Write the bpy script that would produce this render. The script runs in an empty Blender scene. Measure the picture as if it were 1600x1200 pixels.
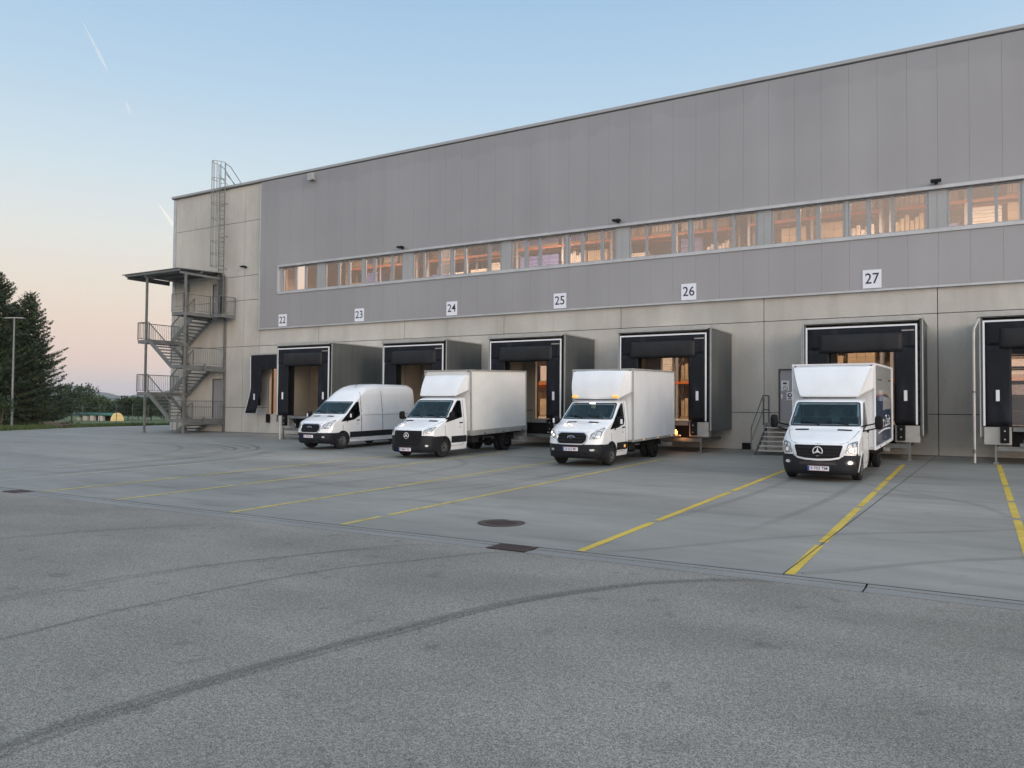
import bpy, bmesh, math, random
import numpy as np
from mathutils import Vector, Matrix, noise as mnoise
R_ = math.radians
random.seed(7)
scene = bpy.context.scene
COL = scene.collection

# ------------------------------------------------------------------ camera
YAW, PITCH, ROLL, FPX = 0.53507, 0.028908, -0.007353, 1223.07
CAM = Vector((0.0, -32.0, 1.654))
def cam_axes():
    fwd = Vector((-math.sin(YAW)*math.cos(PITCH), math.cos(YAW)*math.cos(PITCH), math.sin(PITCH)))
    r0 = Vector((math.cos(YAW), math.sin(YAW), 0)); d0 = -r0.cross(fwd)
    r = math.cos(ROLL)*r0 + math.sin(ROLL)*d0; d = -math.sin(ROLL)*r0 + math.cos(ROLL)*d0
    return r, d, fwd
cr, cd, cf = cam_axes()
camd = bpy.data.cameras.new('camera'); cam = bpy.data.objects.new('camera', camd); COL.objects.link(cam)
m3 = Matrix((cr, -cd, -cf)).transposed()
cam.matrix_world = Matrix.Translation(CAM) @ m3.to_4x4()
camd.sensor_fit = 'HORIZONTAL'; camd.sensor_width = 36.0; camd.lens = 36.0*FPX/1600.0
camd.clip_start = 0.1; camd.clip_end = 20000
scene.camera = cam

# ------------------------------------------------------------------ world: dusk sky, sun just down to the right behind the camera
SUN_AZ = Vector((0.92, -0.39, 0.0)).normalized()
SUN_EL = R_(3.0)
world = bpy.data.worlds.new("World"); scene.world = world; world.use_nodes = True
nt = world.node_tree; nt.nodes.clear()
def N(t, **k):
    n = nt.nodes.new(t)
    for a, b in k.items(): setattr(n, a, b)
    return n
wout = N('ShaderNodeOutputWorld'); bg = N('ShaderNodeBackground')
sky = N('ShaderNodeTexSky'); sky.sky_type = 'NISHITA'; sky.sun_disc = False
sky.sun_elevation = SUN_EL; sky.sun_rotation = math.atan2(SUN_AZ.x, SUN_AZ.y)
sky.air_density = 1.0; sky.dust_density = 1.0; sky.ozone_density = 1.5
skym = N('ShaderNodeVectorMath', operation='SCALE'); skym.inputs['Scale'].default_value = 0.10
nt.links.new(sky.outputs[0], skym.inputs[0])
tc = N('ShaderNodeTexCoord'); nrm = N('ShaderNodeVectorMath', operation='NORMALIZE'); nt.links.new(tc.outputs['Generated'], nrm.inputs[0])
sep = N('ShaderNodeSeparateXYZ'); nt.links.new(nrm.outputs[0], sep.inputs[0])
ramp = N('ShaderNodeValToRGB'); nt.links.new(sep.outputs['Z'], ramp.inputs[0])
def lin(c): return tuple(((v/255)/12.92 if v/255 <= .04045 else ((v/255+.055)/1.055)**2.4) for v in c)
stops = [(0.0, (214,202,204)), (0.02, (224,209,207)), (0.045, (241,216,203)), (0.085, (244,221,206)), (0.13, (243,230,215)), (0.19, (235,236,231)),
         (0.26, (217,232,240)), (0.36, (190,217,239)), (0.47, (167,202,233)), (0.75, (192,209,227)), (1.0, (198,213,228))]
el = ramp.color_ramp.elements
while len(el) < len(stops): el.new(0.5)
for e, (p, c) in zip(el, stops):
    k = 1.0 if p < .5 else 1.6          # the sky overhead, above the picture, is the main light
    e.position = p; e.color = (*[v*k for v in lin(c)], 1)
# warm afterglow round the place where the sun went down
dot = N('ShaderNodeVectorMath', operation='DOT_PRODUCT'); nt.links.new(nrm.outputs[0], dot.inputs[0]); dot.inputs[1].default_value = SUN_AZ
mr = N('ShaderNodeMapRange'); mr.inputs[1].default_value = -0.45; mr.inputs[2].default_value = 1.0; mr.clamp = True; mr.interpolation_type = 'SMOOTHSTEP'
nt.links.new(dot.outputs['Value'], mr.inputs[0])
mz = N('ShaderNodeMapRange'); mz.inputs[1].default_value = 0.65; mz.inputs[2].default_value = 0.02; mz.clamp = True; mz.interpolation_type = 'SMOOTHSTEP'
nt.links.new(sep.outputs['Z'], mz.inputs[0])
mul = N('ShaderNodeMath', operation='MULTIPLY'); nt.links.new(mr.outputs[0], mul.inputs[0]); nt.links.new(mz.outputs[0], mul.inputs[1])
glow = N('ShaderNodeVectorMath', operation='SCALE'); glow.inputs[0].default_value = (2.5, 2.05, 1.7); nt.links.new(mul.outputs[0], glow.inputs['Scale'])
a1 = N('ShaderNodeVectorMath', operation='ADD'); nt.links.new(ramp.outputs[0], a1.inputs[0]); nt.links.new(glow.outputs[0], a1.inputs[1])
mixn = N('ShaderNodeMix', data_type='VECTOR'); mixn.inputs['Factor'].default_value = 0.05
nt.links.new(a1.outputs[0], mixn.inputs[4]); nt.links.new(skym.outputs[0], mixn.inputs[5])
nt.links.new(mixn.outputs[1], bg.inputs[0]); bg.inputs[1].default_value = 1.0
nt.links.new(bg.outputs[0], wout.inputs[0])

sd = bpy.data.lights.new('sun', 'SUN'); sd.energy = 1.45; sd.angle = R_(24); sd.color = (1.0, 0.84, 0.68)
so = bpy.data.objects.new('sun', sd); COL.objects.link(so)
so.rotation_euler = (-(SUN_AZ*math.cos(R_(11)) + Vector((0,0,math.sin(R_(11)))))).to_track_quat('-Z', 'Y').to_euler()

scene.view_settings.view_transform = 'Standard'; scene.view_settings.look = 'None'
scene.view_settings.exposure = 0.0; scene.view_settings.gamma = 1.0
scene.cycles.max_bounces = 6; scene.cycles.transparent_max_bounces = 12

# ------------------------------------------------------------------ materials
MATS = {}
def mat(name, base=(.5,.5,.5), rough=.6, metal=0.0, spec=.5, emit=None, estr=0, coat=0.0):
    if name in MATS: return MATS[name]
    m = bpy.data.materials.new(name); m.use_nodes = True
    b = m.node_tree.nodes['Principled BSDF']
    b.inputs['Base Color'].default_value = (*base, 1); b.inputs['Roughness'].default_value = rough
    b.inputs['Metallic'].default_value = metal; b.inputs['Specular IOR Level'].default_value = spec
    b.inputs['Coat Weight'].default_value = coat; b.inputs['Coat Roughness'].default_value = .06
    if emit: b.inputs['Emission Color'].default_value = (*emit, 1); b.inputs['Emission Strength'].default_value = estr
    MATS[name] = m; return m
def nodes(m):
    t = m.node_tree; b = t.nodes['Principled BSDF']
    def mk(tp, **k):
        n = t.nodes.new(tp)
        for a, v in k.items(): setattr(n, a, v)
        return n
    return t, b, mk
def noisy(name, c1, c2, scale=(1,1,1), detail=6, rough=(.6,.8), bump=0.0, bumpscale=None, lo=.35, hi=.65, metal=0.0, extra=None, spec=.4, coat=0.0):
    """base colour wanders between c1 and c2 (object coordinates), optional list of further noise layers multiplied in"""
    if name in MATS: return MATS[name]
    m = mat(name, c1, rough[0], metal, spec, coat=coat); t, b, mk = nodes(m)
    tcn = mk('ShaderNodeTexCoord'); mp = mk('ShaderNodeMapping'); mp.inputs['Scale'].default_value = scale
    t.links.new(tcn.outputs['Object'], mp.inputs[0])
    nz = mk('ShaderNodeTexNoise'); nz.inputs['Scale'].default_value = 1; nz.inputs['Detail'].default_value = detail; nz.inputs['Roughness'].default_value = .6
    t.links.new(mp.outputs[0], nz.inputs['Vector'])
    rp = mk('ShaderNodeValToRGB'); rp.color_ramp.elements[0].position = lo; rp.color_ramp.elements[1].position = hi
    rp.color_ramp.elements[0].color = (*c1, 1); rp.color_ramp.elements[1].color = (*c2, 1)
    t.links.new(nz.outputs['Fac'], rp.inputs[0]); last = rp.outputs[0]
    for (sc, dt, l0, l1, v0, v1) in (extra or []):
        mp2 = mk('ShaderNodeMapping'); mp2.inputs['Scale'].default_value = sc; mp2.inputs['Location'].default_value = (3.1*sc[0]+7, 1.7, 5.3)
        t.links.new(tcn.outputs['Object'], mp2.inputs[0])
        n2 = mk('ShaderNodeTexNoise'); n2.inputs['Scale'].default_value = 1; n2.inputs['Detail'].default_value = dt
        t.links.new(mp2.outputs[0], n2.inputs['Vector'])
        r2 = mk('ShaderNodeMapRange'); r2.inputs[1].default_value = l0; r2.inputs[2].default_value = l1; r2.inputs[3].default_value = v0; r2.inputs[4].default_value = v1
        t.links.new(n2.outputs['Fac'], r2.inputs[0])
        vm = mk('ShaderNodeVectorMath', operation='SCALE'); t.links.new(last, vm.inputs[0]); t.links.new(r2.outputs[0], vm.inputs['Scale']); last = vm.outputs[0]
    t.links.new(last, b.inputs['Base Color'])
    rr = mk('ShaderNodeMapRange'); rr.inputs[3].default_value = rough[0]; rr.inputs[4].default_value = rough[1]
    t.links.new(nz.outputs['Fac'], rr.inputs[0]); t.links.new(rr.outputs[0], b.inputs['Roughness'])
    if bump:
        bn = mk('ShaderNodeTexNoise'); bn.inputs['Scale'].default_value = bumpscale or 40; bn.inputs['Detail'].default_value = 4
        t.links.new(tcn.outputs['Object'], bn.inputs['Vector'])
        bp = mk('ShaderNodeBump'); bp.inputs['Strength'].default_value = bump; bp.inputs['Distance'].default_value = .01
        t.links.new(bn.outputs['Fac'], bp.inputs['Height']); t.links.new(bp.outputs[0], b.inputs['Normal'])
    return m
def glassy(name, tint, rough=.02, clear=.6, gloss=1.0, boost=1.3, add=.02):
    """a sheet of glass: tinted clear view through, mirror reflection growing at grazing angles"""
    if name in MATS: return MATS[name]
    m = bpy.data.materials.new(name); m.use_nodes = True; t = m.node_tree; t.nodes.clear()
    o = t.nodes.new('ShaderNodeOutputMaterial'); tr = t.nodes.new('ShaderNodeBsdfTransparent'); tr.inputs[0].default_value = (*[c*clear for c in tint], 1)
    gl = t.nodes.new('ShaderNodeBsdfGlossy'); gl.inputs['Roughness'].default_value = rough; gl.inputs[0].default_value = (*gloss,1) if isinstance(gloss, tuple) else (gloss,)*3+(1,)
    fr = t.nodes.new('ShaderNodeFresnel'); fr.inputs[0].default_value = 1.55
    mx = t.nodes.new('ShaderNodeMixShader'); ml = t.nodes.new('ShaderNodeMath'); ml.operation = 'MULTIPLY_ADD'
    ml.inputs[1].default_value = boost; ml.inputs[2].default_value = add; ml.use_clamp = True
    t.links.new(fr.outputs[0], ml.inputs[0]); t.links.new(ml.outputs[0], mx.inputs[0])
    t.links.new(tr.outputs[0], mx.inputs[1]); t.links.new(gl.outputs[0], mx.inputs[2]); t.links.new(mx.outputs[0], o.inputs[0])
    MATS[name] = m; return m

M_CONC = noisy('precast_concrete', (.425,.405,.37), (.51,.488,.45), (.5,.5,.35), 6, (.75,.9), .15, 30, extra=[((.9,.9,.18),5,.35,.7,1.06,.90), ((14,14,14),3,.3,.7,.965,1.035), ((3.5,3.5,.25),5,.56,.72,1.0,.93), ((.22,.22,.22),3,.35,.65,.94,1.05)])
M_CLAD = noisy('grey_cladding', (.298,.292,.306), (.324,.318,.332), (.22,.5,.12), 3, (.42,.5), 0, None, metal=.25, extra=[((.05,.05,.2),2,.35,.65,.96,1.04), ((1.01,.01,.01),0,.3,.7,.975,1.025)])
def damp_edge(m, ztop, depth, k):
    """a ragged damp stain that hangs down from the roof edge"""
    t, b, mk = nodes(m); src = b.inputs['Base Color'].links[0].from_socket
    tcn = mk('ShaderNodeTexCoord'); sp_ = mk('ShaderNodeSeparateXYZ'); t.links.new(tcn.outputs['Object'], sp_.inputs[0])
    nz = mk('ShaderNodeTexNoise'); nz.inputs['Scale'].default_value = .9; nz.inputs['Detail'].default_value = 6; t.links.new(tcn.outputs['Object'], nz.inputs['Vector'])
    ad = mk('ShaderNodeMath', operation='MULTIPLY_ADD'); ad.inputs[1].default_value = 1.5; t.links.new(nz.outputs['Fac'], ad.inputs[0]); t.links.new(sp_.outputs['Z'], ad.inputs[2])
    r = mk('ShaderNodeMapRange'); r.inputs[1].default_value = ztop-depth+.75-.10; r.inputs[2].default_value = ztop-depth+.75+.10; r.inputs[3].default_value = 1.0; r.inputs[4].default_value = k; t.links.new(ad.outputs[0], r.inputs[0])
    vm = mk('ShaderNodeVectorMath', operation='SCALE'); t.links.new(src, vm.inputs[0]); t.links.new(r.outputs[0], vm.inputs['Scale']); t.links.new(vm.outputs[0], b.inputs['Base Color'])
damp_edge(M_CLAD, 14.8, .75, .93)
M_TRIM = noisy('zinc_trim', (.42,.43,.45), (.50,.51,.53), (2,2,2), 3, (.35,.5), metal=.4)
M_JOINT = mat('joint_backing', (.035,.03,.026), .9, spec=.1)
M_FRAME = mat('window_frame_grey', (.30,.31,.33), .45, .3)
M_PANEL = noisy('infill_panel', (.33,.335,.345), (.37,.375,.385), (.5,.5,.5), 2, (.4,.5), metal=.25)
M_GALV = noisy('galvanised_steel', (.145,.155,.155), (.215,.225,.225), (3,3,3), 4, (.45,.6), metal=.55)
M_GALVD = noisy('galvanised_steel_dull', (.145,.152,.153), (.20,.208,.208), (3,3,3), 4, (.5,.65), metal=.4)
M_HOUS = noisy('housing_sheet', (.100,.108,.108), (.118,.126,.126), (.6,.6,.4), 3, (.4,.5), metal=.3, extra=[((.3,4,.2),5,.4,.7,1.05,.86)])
M_INSUL = noisy('housing_lining', (.33,.31,.265), (.38,.355,.30), (.7,.7,.7), 3, (.55,.7))
M_RUBBER = noisy('black_curtain', (.0055,.0065,.010), (.009,.0105,.015), (1.5,1.5,1.5), 4, (.55,.7), .12, 9, spec=.2, extra=[((3,3,.8),6,.55,.75,1.0,2.4),((9,9,3),5,.6,.75,1.0,1.7)])
M_FLAP = noisy('head_flap', (.012,.0125,.015), (.019,.0195,.022), (2,2,1.2), 4, (.5,.6), .1, 6, spec=.25)
M_BUMP = mat('rubber_black', (.007,.007,.008), .75, spec=.2)
M_WHITEF = mat('white_edge', (.72,.73,.76), .45)
M_YELLOW = noisy('yellow_paint', (.56,.40,.045), (.47,.335,.055), (2,2,2), 6, (.6,.8), .1, 60, extra=[((7,7,7),6,.25,.45,.72,1.0),((.8,.8,.8),4,.3,.6,.88,1.05)])
M_YELF = noisy('faded_yellow_paint', (.50,.385,.085), (.42,.345,.11), (2,2,2), 6, (.65,.85), .1, 60, extra=[((6,6,6),6,.3,.5,.62,1.0),((.9,.9,.9),4,.3,.6,.82,1.05)])
M_PALE = noisy('worn_pale_paint', (.40,.38,.27), (.33,.33,.27), (1,1,1), 6, (.7,.8), extra=[((5,5,5),5,.3,.5,.75,1.0)])
M_IRON = noisy('cast_iron', (.030,.020,.019), (.045,.030,.028), (9,9,9), 4, (.55,.75), .3, 40)
M_DOOR = noisy('steel_door', (.28,.28,.305), (.30,.30,.325), (1,1,1), 2, (.4,.5), metal=.2)
M_WHITE = noisy('white_paint', (.77,.785,.81), (.745,.76,.785), (.9,.9,.9), 4, (.28,.36), coat=.5, extra=[((2.5,2.5,1.2),5,.3,.6,.94,1.0)])
M_BOXW = noisy('white_box_panel', (.74,.745,.74), (.70,.705,.69), (.8,.8,.35), 5, (.38,.5), coat=.15, extra=[((1.2,1.2,2.4),5,.3,.65,.93,1.0)])
M_PLAST = noisy('charcoal_plastic', (.011,.012,.016), (.017,.018,.022), (5,5,5), 4, (.55,.7), .1, 90, spec=.22)
M_BLACK = mat('gloss_black', (.006,.006,.008), .25)
M_GRILLE = noisy('grille_black', (.004,.004,.005), (.007,.007,.008), (8,8,60), 2, (.45,.6), spec=.2)
M_CHROME = mat('chrome', (.75,.75,.77), .15, 1.0)
M_BADGE = mat('badge_silver', (.80,.80,.82), .35, .3)
M_SATIN = mat('satin_silver', (.50,.51,.54), .3, .9)
M_TYRE = noisy('tyre_rubber', (.012,.012,.013), (.020,.020,.021), (12,12,12), 4, (.75,.9), .2, 60, spec=.2)
M_RIM = noisy('steel_rim', (.22,.225,.23), (.30,.305,.31), (9,9,9), 3, (.4,.55), metal=.5)
M_SEAT = noisy('seat_cloth', (.014,.018,.026), (.022,.027,.037), (9,9,9), 3, (.8,.9))
M_LINER = mat('cabin_back_wall', (.30,.34,.34), .8)
M_PAPER = mat('paper', (.75,.76,.78), .7)
M_HIVIS = mat('hi_vis_cloth', (.35,.65,.12), .7)
M_LAMP = mat('headlamp_reflector', (.62,.63,.64), .36, .5)
M_LAMPD = mat('headlamp_bezel', (.10,.105,.11), .2, .6)
M_AMBER = mat('amber_lens', (.75,.38,.06), .25, emit=(1.0,.50,.10), estr=.7)
M_LENSW = mat('lit_white_lens', (.9,.9,.85), .2, emit=(1.0,.93,.78), estr=3.0)
M_CHASS = noisy('chassis_black', (.012,.012,.012), (.022,.021,.020), (6,6,6), 3, (.7,.85))
M_GREYAL = noisy('grey_aluminium', (.36,.36,.35), (.43,.43,.42), (3,3,3), 3, (.38,.5), metal=.35)
M_BLUEP = mat('plate_blue', (.02,.06,.32), .5)
M_INK = mat('ink', (.012,.013,.035), .6)
M_SIGN = mat('sign_white', (.74,.75,.82), .5)
M_GRASS = noisy('field_grass', (.050,.080,.022), (.085,.120,.035), (.12,.12,.12), 8, (.8,.95), extra=[((2,2,2),6,.3,.7,.75,1.2)])
M_LEAF = noisy('broad_leaves', (.018,.034,.010), (.040,.062,.018), (.7,.7,.7), 4, (.6,.8))
M_LEAF2 = noisy('meadow_leaves', (.034,.055,.016), (.062,.088,.028), (.5,.5,.5), 4, (.6,.8))
M_NEEDLE = noisy('spruce_needles', (.020,.038,.013), (.044,.070,.024), (.6,.6,.6), 4, (.65,.85))
M_BARK = noisy('bark', (.045,.034,.026), (.075,.058,.044), (3,3,1), 5, (.85,.95), .4, 12)
M_HILL = noisy('wooded_hill', (.020,.034,.016), (.045,.060,.028), (.01,.01,.01), 8, (.9,1), extra=[((.004,.004,.004),3,.45,.55,.8,1.5)])
M_ORANGE = mat('rack_orange', (.46,.13,.035), .45)
M_RACKB = mat('rack_upright', (.30,.31,.33), .5, .3)
M_CARTON = noisy('carton_board', (.38,.30,.20), (.47,.38,.26), (1.3,1.3,2.2), 3, (.7,.85))
M_WRAP = noisy('pale_wrap', (.55,.51,.45), (.66,.62,.56), (1.5,1.5,.6), 3, (.35,.5))
M_BLUEC = noisy('blue_crates', (.09,.11,.30), (.14,.16,.38), (1,1,4), 3, (.45,.6))
M_REDC = noisy('red_crates', (.42,.10,.05), (.52,.16,.08), (1,1,4), 3, (.45,.6))
M_WOOD = noisy('pallet_wood', (.26,.18,.10), (.34,.25,.15), (2,9,2), 4, (.8,.9))
M_HALLW = noisy('hall_wall', (.50,.37,.29), (.56,.43,.34), (.3,.3,.3), 3, (.7,.8))
M_HALLF = noisy('hall_floor', (.26,.24,.20), (.31,.28,.24), (.4,.4,.4), 4, (.35,.5))
M_TUBE = mat('lit_tube', (.9,.9,.9), .4, emit=(1.0,.86,.60), estr=7.0)
M_DOME = mat('lit_tent_skin', (.62,.46,.20), .6, emit=(1.0,.66,.24), estr=.20)
M_GREEN = mat('green_sheet', (.022,.110,.075), .5)
M_CREAM = mat('cream_board', (.60,.58,.52), .6)
M_NAVY = mat('navy_print', (.030,.050,.110), .25, coat=.5)
M_ORNG = mat('orange_print', (.55,.20,.05), .3, coat=.5)
M_SKYP = noisy('pale_grey_print', (.46,.46,.45), (.42,.42,.41), (1,1,1), 2, (.2,.28), coat=.5)
M_SCREEN = glassy('windscreen_glass', (.60,.82,.88), .015, .72, (.40,.58,.66), .9, .0)
M_SIDEG = glassy('side_glass', (.45,.52,.50), .02, .30, .7, .7, .0)
M_PANE = glassy('hall_window_glass', (.96,.92,.90), .012, .76, (1.0,.84,.76), 1.7, .11)

# ------------------------------------------------------------------ mesh builder
class MB:
    def __init__(s): s.v = []; s.f = []; s.mi = []; s.cur = 0
    def add(s, vs, fs):
        o = len(s.v); s.v += [tuple(p) for p in vs]; s.f += [tuple(i+o for i in f) for f in fs]; s.mi += [s.cur]*len(fs)
        return s
    def box(s, x0, x1, y0, y1, z0, z1):
        return s.add([(x0,y0,z0),(x1,y0,z0),(x1,y1,z0),(x0,y1,z0),(x0,y0,z1),(x1,y0,z1),(x1,y1,z1),(x0,y1,z1)],
                     [(0,3,2,1),(4,5,6,7),(0,1,5,4),(1,2,6,5),(2,3,7,6),(3,0,4,7)])
    def bar(s, a, b, w, h=None, up=(0,0,1)):
        h = h or w; a = Vector(a); b = Vector(b); d = (b-a).normalized(); u = Vector(up)
        if abs(d.dot(u)) > .99: u = Vector((0,1,0))
        sx = d.cross(u).normalized()*w/2; sy = sx.cross(d).normalized()*h/2
        return s.add([a-sx-sy,a+sx-sy,a+sx+sy,a-sx+sy,b-sx-sy,b+sx-sy,b+sx+sy,b-sx+sy], [(0,1,2,3),(7,6,5,4),(0,4,5,1),(1,5,6,2),(2,6,7,3),(3,7,4,0)])
    def tube(s, pts, r, n=8, closed=False):
        pts = [Vector(p) for p in pts]; vs = []; fs = []; m = len(pts)
        prev = None
        for i, p in enumerate(pts):
            if closed: d = (pts[(i+1)%m]-pts[i-1]).normalized()
            else: d = (pts[min(i+1,m-1)]-pts[max(i-1,0)]).normalized()
            if prev is None:
                u = Vector((0,0,1)) if abs(d.z) < .9 else Vector((1,0,0))
            else: u = prev
            sx = d.cross(u).normalized(); sy = sx.cross(d).normalized(); prev = sy
            rr = r[i] if isinstance(r, (list,tuple)) else r
            vs += [p + (math.cos(2*math.pi*k/n)*sx + math.sin(2*math.pi*k/n)*sy)*rr for k in range(n)]
        for i in range(m if closed else m-1):
            for k in range(n):
                a = i*n+k; b = i*n+(k+1)%n; c = ((i+1)%m)*n+(k+1)%n; d_ = ((i+1)%m)*n+k
                fs.append((a,b,c,d_))
        if not closed: fs += [tuple(range(n))[::-1], tuple(range((m-1)*n, m*n))]
        return s.add(vs, fs)
    def lathe(s, prof, n=24, axis='x', at=(0,0,0)):
        """prof: list of (along, radius)"""
        vs = []; fs = []
        for (h, r) in prof:
            for k in range(n):
                c, q = math.cos(2*math.pi*k/n)*r, math.sin(2*math.pi*k/n)*r
                vs.append((at[0]+h, at[1]+c, at[2]+q) if axis == 'x' else ((at[0]+c, at[1]+h, at[2]+q) if axis == 'y' else (at[0]+c, at[1]+q, at[2]+h)))
        for i in range(len(prof)-1):
            for k in range(n): fs.append((i*n+k, i*n+(k+1)%n, (i+1)*n+(k+1)%n, (i+1)*n+k))
        fs += [tuple(range(n))[::-1], tuple(range((len(prof)-1)*n, len(prof)*n))]
        return s.add(vs, fs)
    def prism(s, poly, y0, y1, plane='xz'):
        """extrude a flat outline"""
        n = len(poly)
        P = (lambda p, y: (p[0], y, p[1])) if plane == 'xz' else ((lambda p, y: (y, p[0], p[1])) if plane == 'yz' else (lambda p, y: (p[0], p[1], y)))
        return s.add([P(p, y0) for p in poly]+[P(p, y1) for p in poly], [tuple(range(n)), tuple(range(n,2*n))[::-1]]+[(i,i+n,(i+1)%n+n,(i+1)%n) for i in range(n)])
    def grid(s, rows, close=False):
        m = len(rows[0]); vs = [p for r in rows for p in r]; fs = []
        for i in range(len(rows)-1):
            for j in range(m-1 if not close else m): fs.append((i*m+j, i*m+(j+1)%m, (i+1)*m+(j+1)%m, (i+1)*m+j))
        return s.add(vs, fs)
    def xform(s, M): s.v = [tuple(M @ Vector(p)) for p in s.v]; return s
    def build(s, name, mats, parent=None, smooth=None, bevel=0, recalc=True, loc=None):
        me = bpy.data.meshes.new(name); me.from_pydata(s.v, [], s.f)
        if not isinstance(mats, (list,tuple)): mats = [mats]
        for m in mats: me.materials.append(m)
        if len(mats) > 1: me.polygons.foreach_set('material_index', s.mi)
        if recalc:
            bm = bmesh.new(); bm.from_mesh(me); bmesh.ops.recalc_face_normals(bm, faces=bm.faces); bm.to_mesh(me); bm.free()
        if smooth is not None:
            me.polygons.foreach_set('use_smooth', [True]*len(me.polygons)); me.set_sharp_from_angle(angle=R_(smooth))
        me.update()
        o = bpy.data.objects.new(name, me); COL.objects.link(o)
        if parent: o.parent = parent
        if loc: o.location = loc
        if bevel:
            b = o.modifiers.new('edge', 'BEVEL'); b.width = bevel; b.segments = 2; b.limit_method = 'ANGLE'; b.angle_limit = R_(40)
        return o
def tag(o, label=None, cat=None, group=None, kind=None):
    if label: o['label'] = label
    if cat: o['category'] = cat
    if group: o['group'] = group
    if kind: o['kind'] = kind
    return o
def thing(name, label, cat, loc=(0,0,0), rz=0, group=None):
    o = bpy.data.objects.new(name, None); COL.objects.link(o); o.location = loc; o.rotation_euler = (0,0,rz)
    o.empty_display_size = .2
    return tag(o, label, cat, group)
def copy_tree(o, parent=None):
    c = o.copy(); COL.objects.link(c); c.parent = parent
    for ch in list(o.children): copy_tree(ch, c)
    return c
def text_mesh(txt, size, width=None, bold=0.0):
    cu = bpy.data.curves.new('lettering', 'FONT'); cu.body = txt; cu.size = size; cu.align_x = 'CENTER'; cu.align_y = 'CENTER'; cu.offset = bold; cu.resolution_u = 3
    ob = bpy.data.objects.new('lettering', cu); COL.objects.link(ob)
    dg = bpy.context.evaluated_depsgraph_get(); me = bpy.data.meshes.new_from_object(ob.evaluated_get(dg))
    bpy.data.objects.remove(ob); mb = MB()
    vs = [v.co.copy() for v in me.vertices]; w = max(v.x for v in vs)-min(v.x for v in vs); k = (width/w) if width else 1
    mb.add([(v.x*k, 0, v.y) for v in vs], [tuple(p.vertices) for p in me.polygons]); bpy.data.meshes.remove(me)
    return mb   # lies in the XZ plane, centred

# ------------------------------------------------------------------ ground
SL = 0.01634                       # the concrete apron falls from the wall to the drain
YD = -22.06                        # front edge of the apron
def gz(y): return SL*y if y > YD else SL*YD
ZA = SL*YD
M_APRON = noisy('concrete_apron', (.182,.180,.166), (.262,.257,.238), (.16,.45,1), 8, (.55,.8), .15, 50, lo=.3, hi=.7,
                extra=[((.05,.35,1),5,.35,.65,.86,1.10), ((1.1,2.6,1),6,.35,.65,.93,1.05), ((40,40,1),2,.3,.7,.95,1.05), ((.35,1.6,1),7,.56,.70,1.0,.80), ((4,4,1),5,.66,.74,1.0,.78)])
M_ASPH = noisy('asphalt', (.165,.152,.134), (.231,.215,.192), (.22,.30,1), 7, (.7,.9), .7, 70, lo=.3, hi=.7,
               extra=[((115,115,115),3,.37,.63,.45,1.55), ((190,190,190),1,.66,.74,1.0,1.5), ((28,28,28),2,.35,.65,.86,1.12), ((.5,.9,1),6,.35,.7,1.08,.86), ((.06,.2,1),3,.35,.65,.93,1.06), ((3,3,3),6,.62,.72,1.0,.72)])
M_DRAIN = noisy('drain_stone', (.18,.18,.175), (.225,.225,.22), (.6,3,1), 6, (.65,.85), .2, 60, extra=[((25,25,1),3,.3,.7,.9,1.1)])
M_GAP = mat('open_joint', (.018,.018,.018), .95)

def sheet(pts, z=None):
    mb = MB(); mb.add([(p[0], p[1], (z if z is not None else p[2])) for p in pts], [tuple(range(len(pts)))]); return mb
g = MB()   # field: one sheet to the horizon, dropping gently beyond the yard
xs_ = [-3200,-2800,-1500,-600,-300,-200,-150,-120,-95,-80,-68,-60,-54,-50,-49,-40,0,200,3200]
ys_ = [-3200,-600,-60,-30,-14,-9,4,12,22,35,50,80,120,200,400,900,2500,3200]
def fz(x, y):
    d = max(0, math.hypot(x, y+32)-62)
    return -0.5 if ((x > -50 and d < 160) or (y < -12 and d < 160)) else (-0.13 - min(1.5, d*.012))
g.grid([[(x, y, fz(x, y)) for x in xs_] for y in ys_])
tag(g.build('field', M_GRASS, smooth=60), kind='structure')
a = MB(); a.add([(-70,YD,ZA),(40,YD,ZA),(40,0,0),(-53.8,0,0),(-52.4,-6.3,gz(-6.3)),(-70,-6.3,gz(-6.3))], [tuple(range(6))])
a.add([(-53.8,0,0),(-44.3,0,0),(-44.3,60,0),(-52.2,60,0),(-54.6,6,0)], [tuple(range(5))])
tag(a.build('concrete_apron', M_APRON), kind='structure')
s = MB(); s.add([(-90,-80,ZA-.004),(60,-80,ZA-.004),(60,YD-.48,ZA-.004),(-90,YD-.48,ZA-.004)], [(0,1,2,3)])
tag(s.build('asphalt_yard', M_ASPH), kind='structure')
# drain line between the two: a bed with three long slots
d = MB()
d.add([(-90,YD-.50,ZA-.03),(60,YD-.50,ZA-.03),(60,YD+.01,ZA-.03),(-90,YD+.01,ZA-.03)], [(0,1,2,3)])
tag(d.build('drain_joint', M_GAP), kind='structure')
d = MB()
x = -90.0
for x0, x1 in ((-90,-19.12),(-18.52,-6.06),(-5.40,-1.11),(-1.085,60)):
    d.box(x0, x1, YD-.15, YD-.022, ZA-.03, ZA-.002); d.box(x0, x1, YD-.30, YD-.164, ZA-.03, ZA-.010); d.box(x0, x1, YD-.460, YD-.314, ZA-.03, ZA-.003)
tag(d.build('drain_channel', M_DRAIN), kind='structure')
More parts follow.
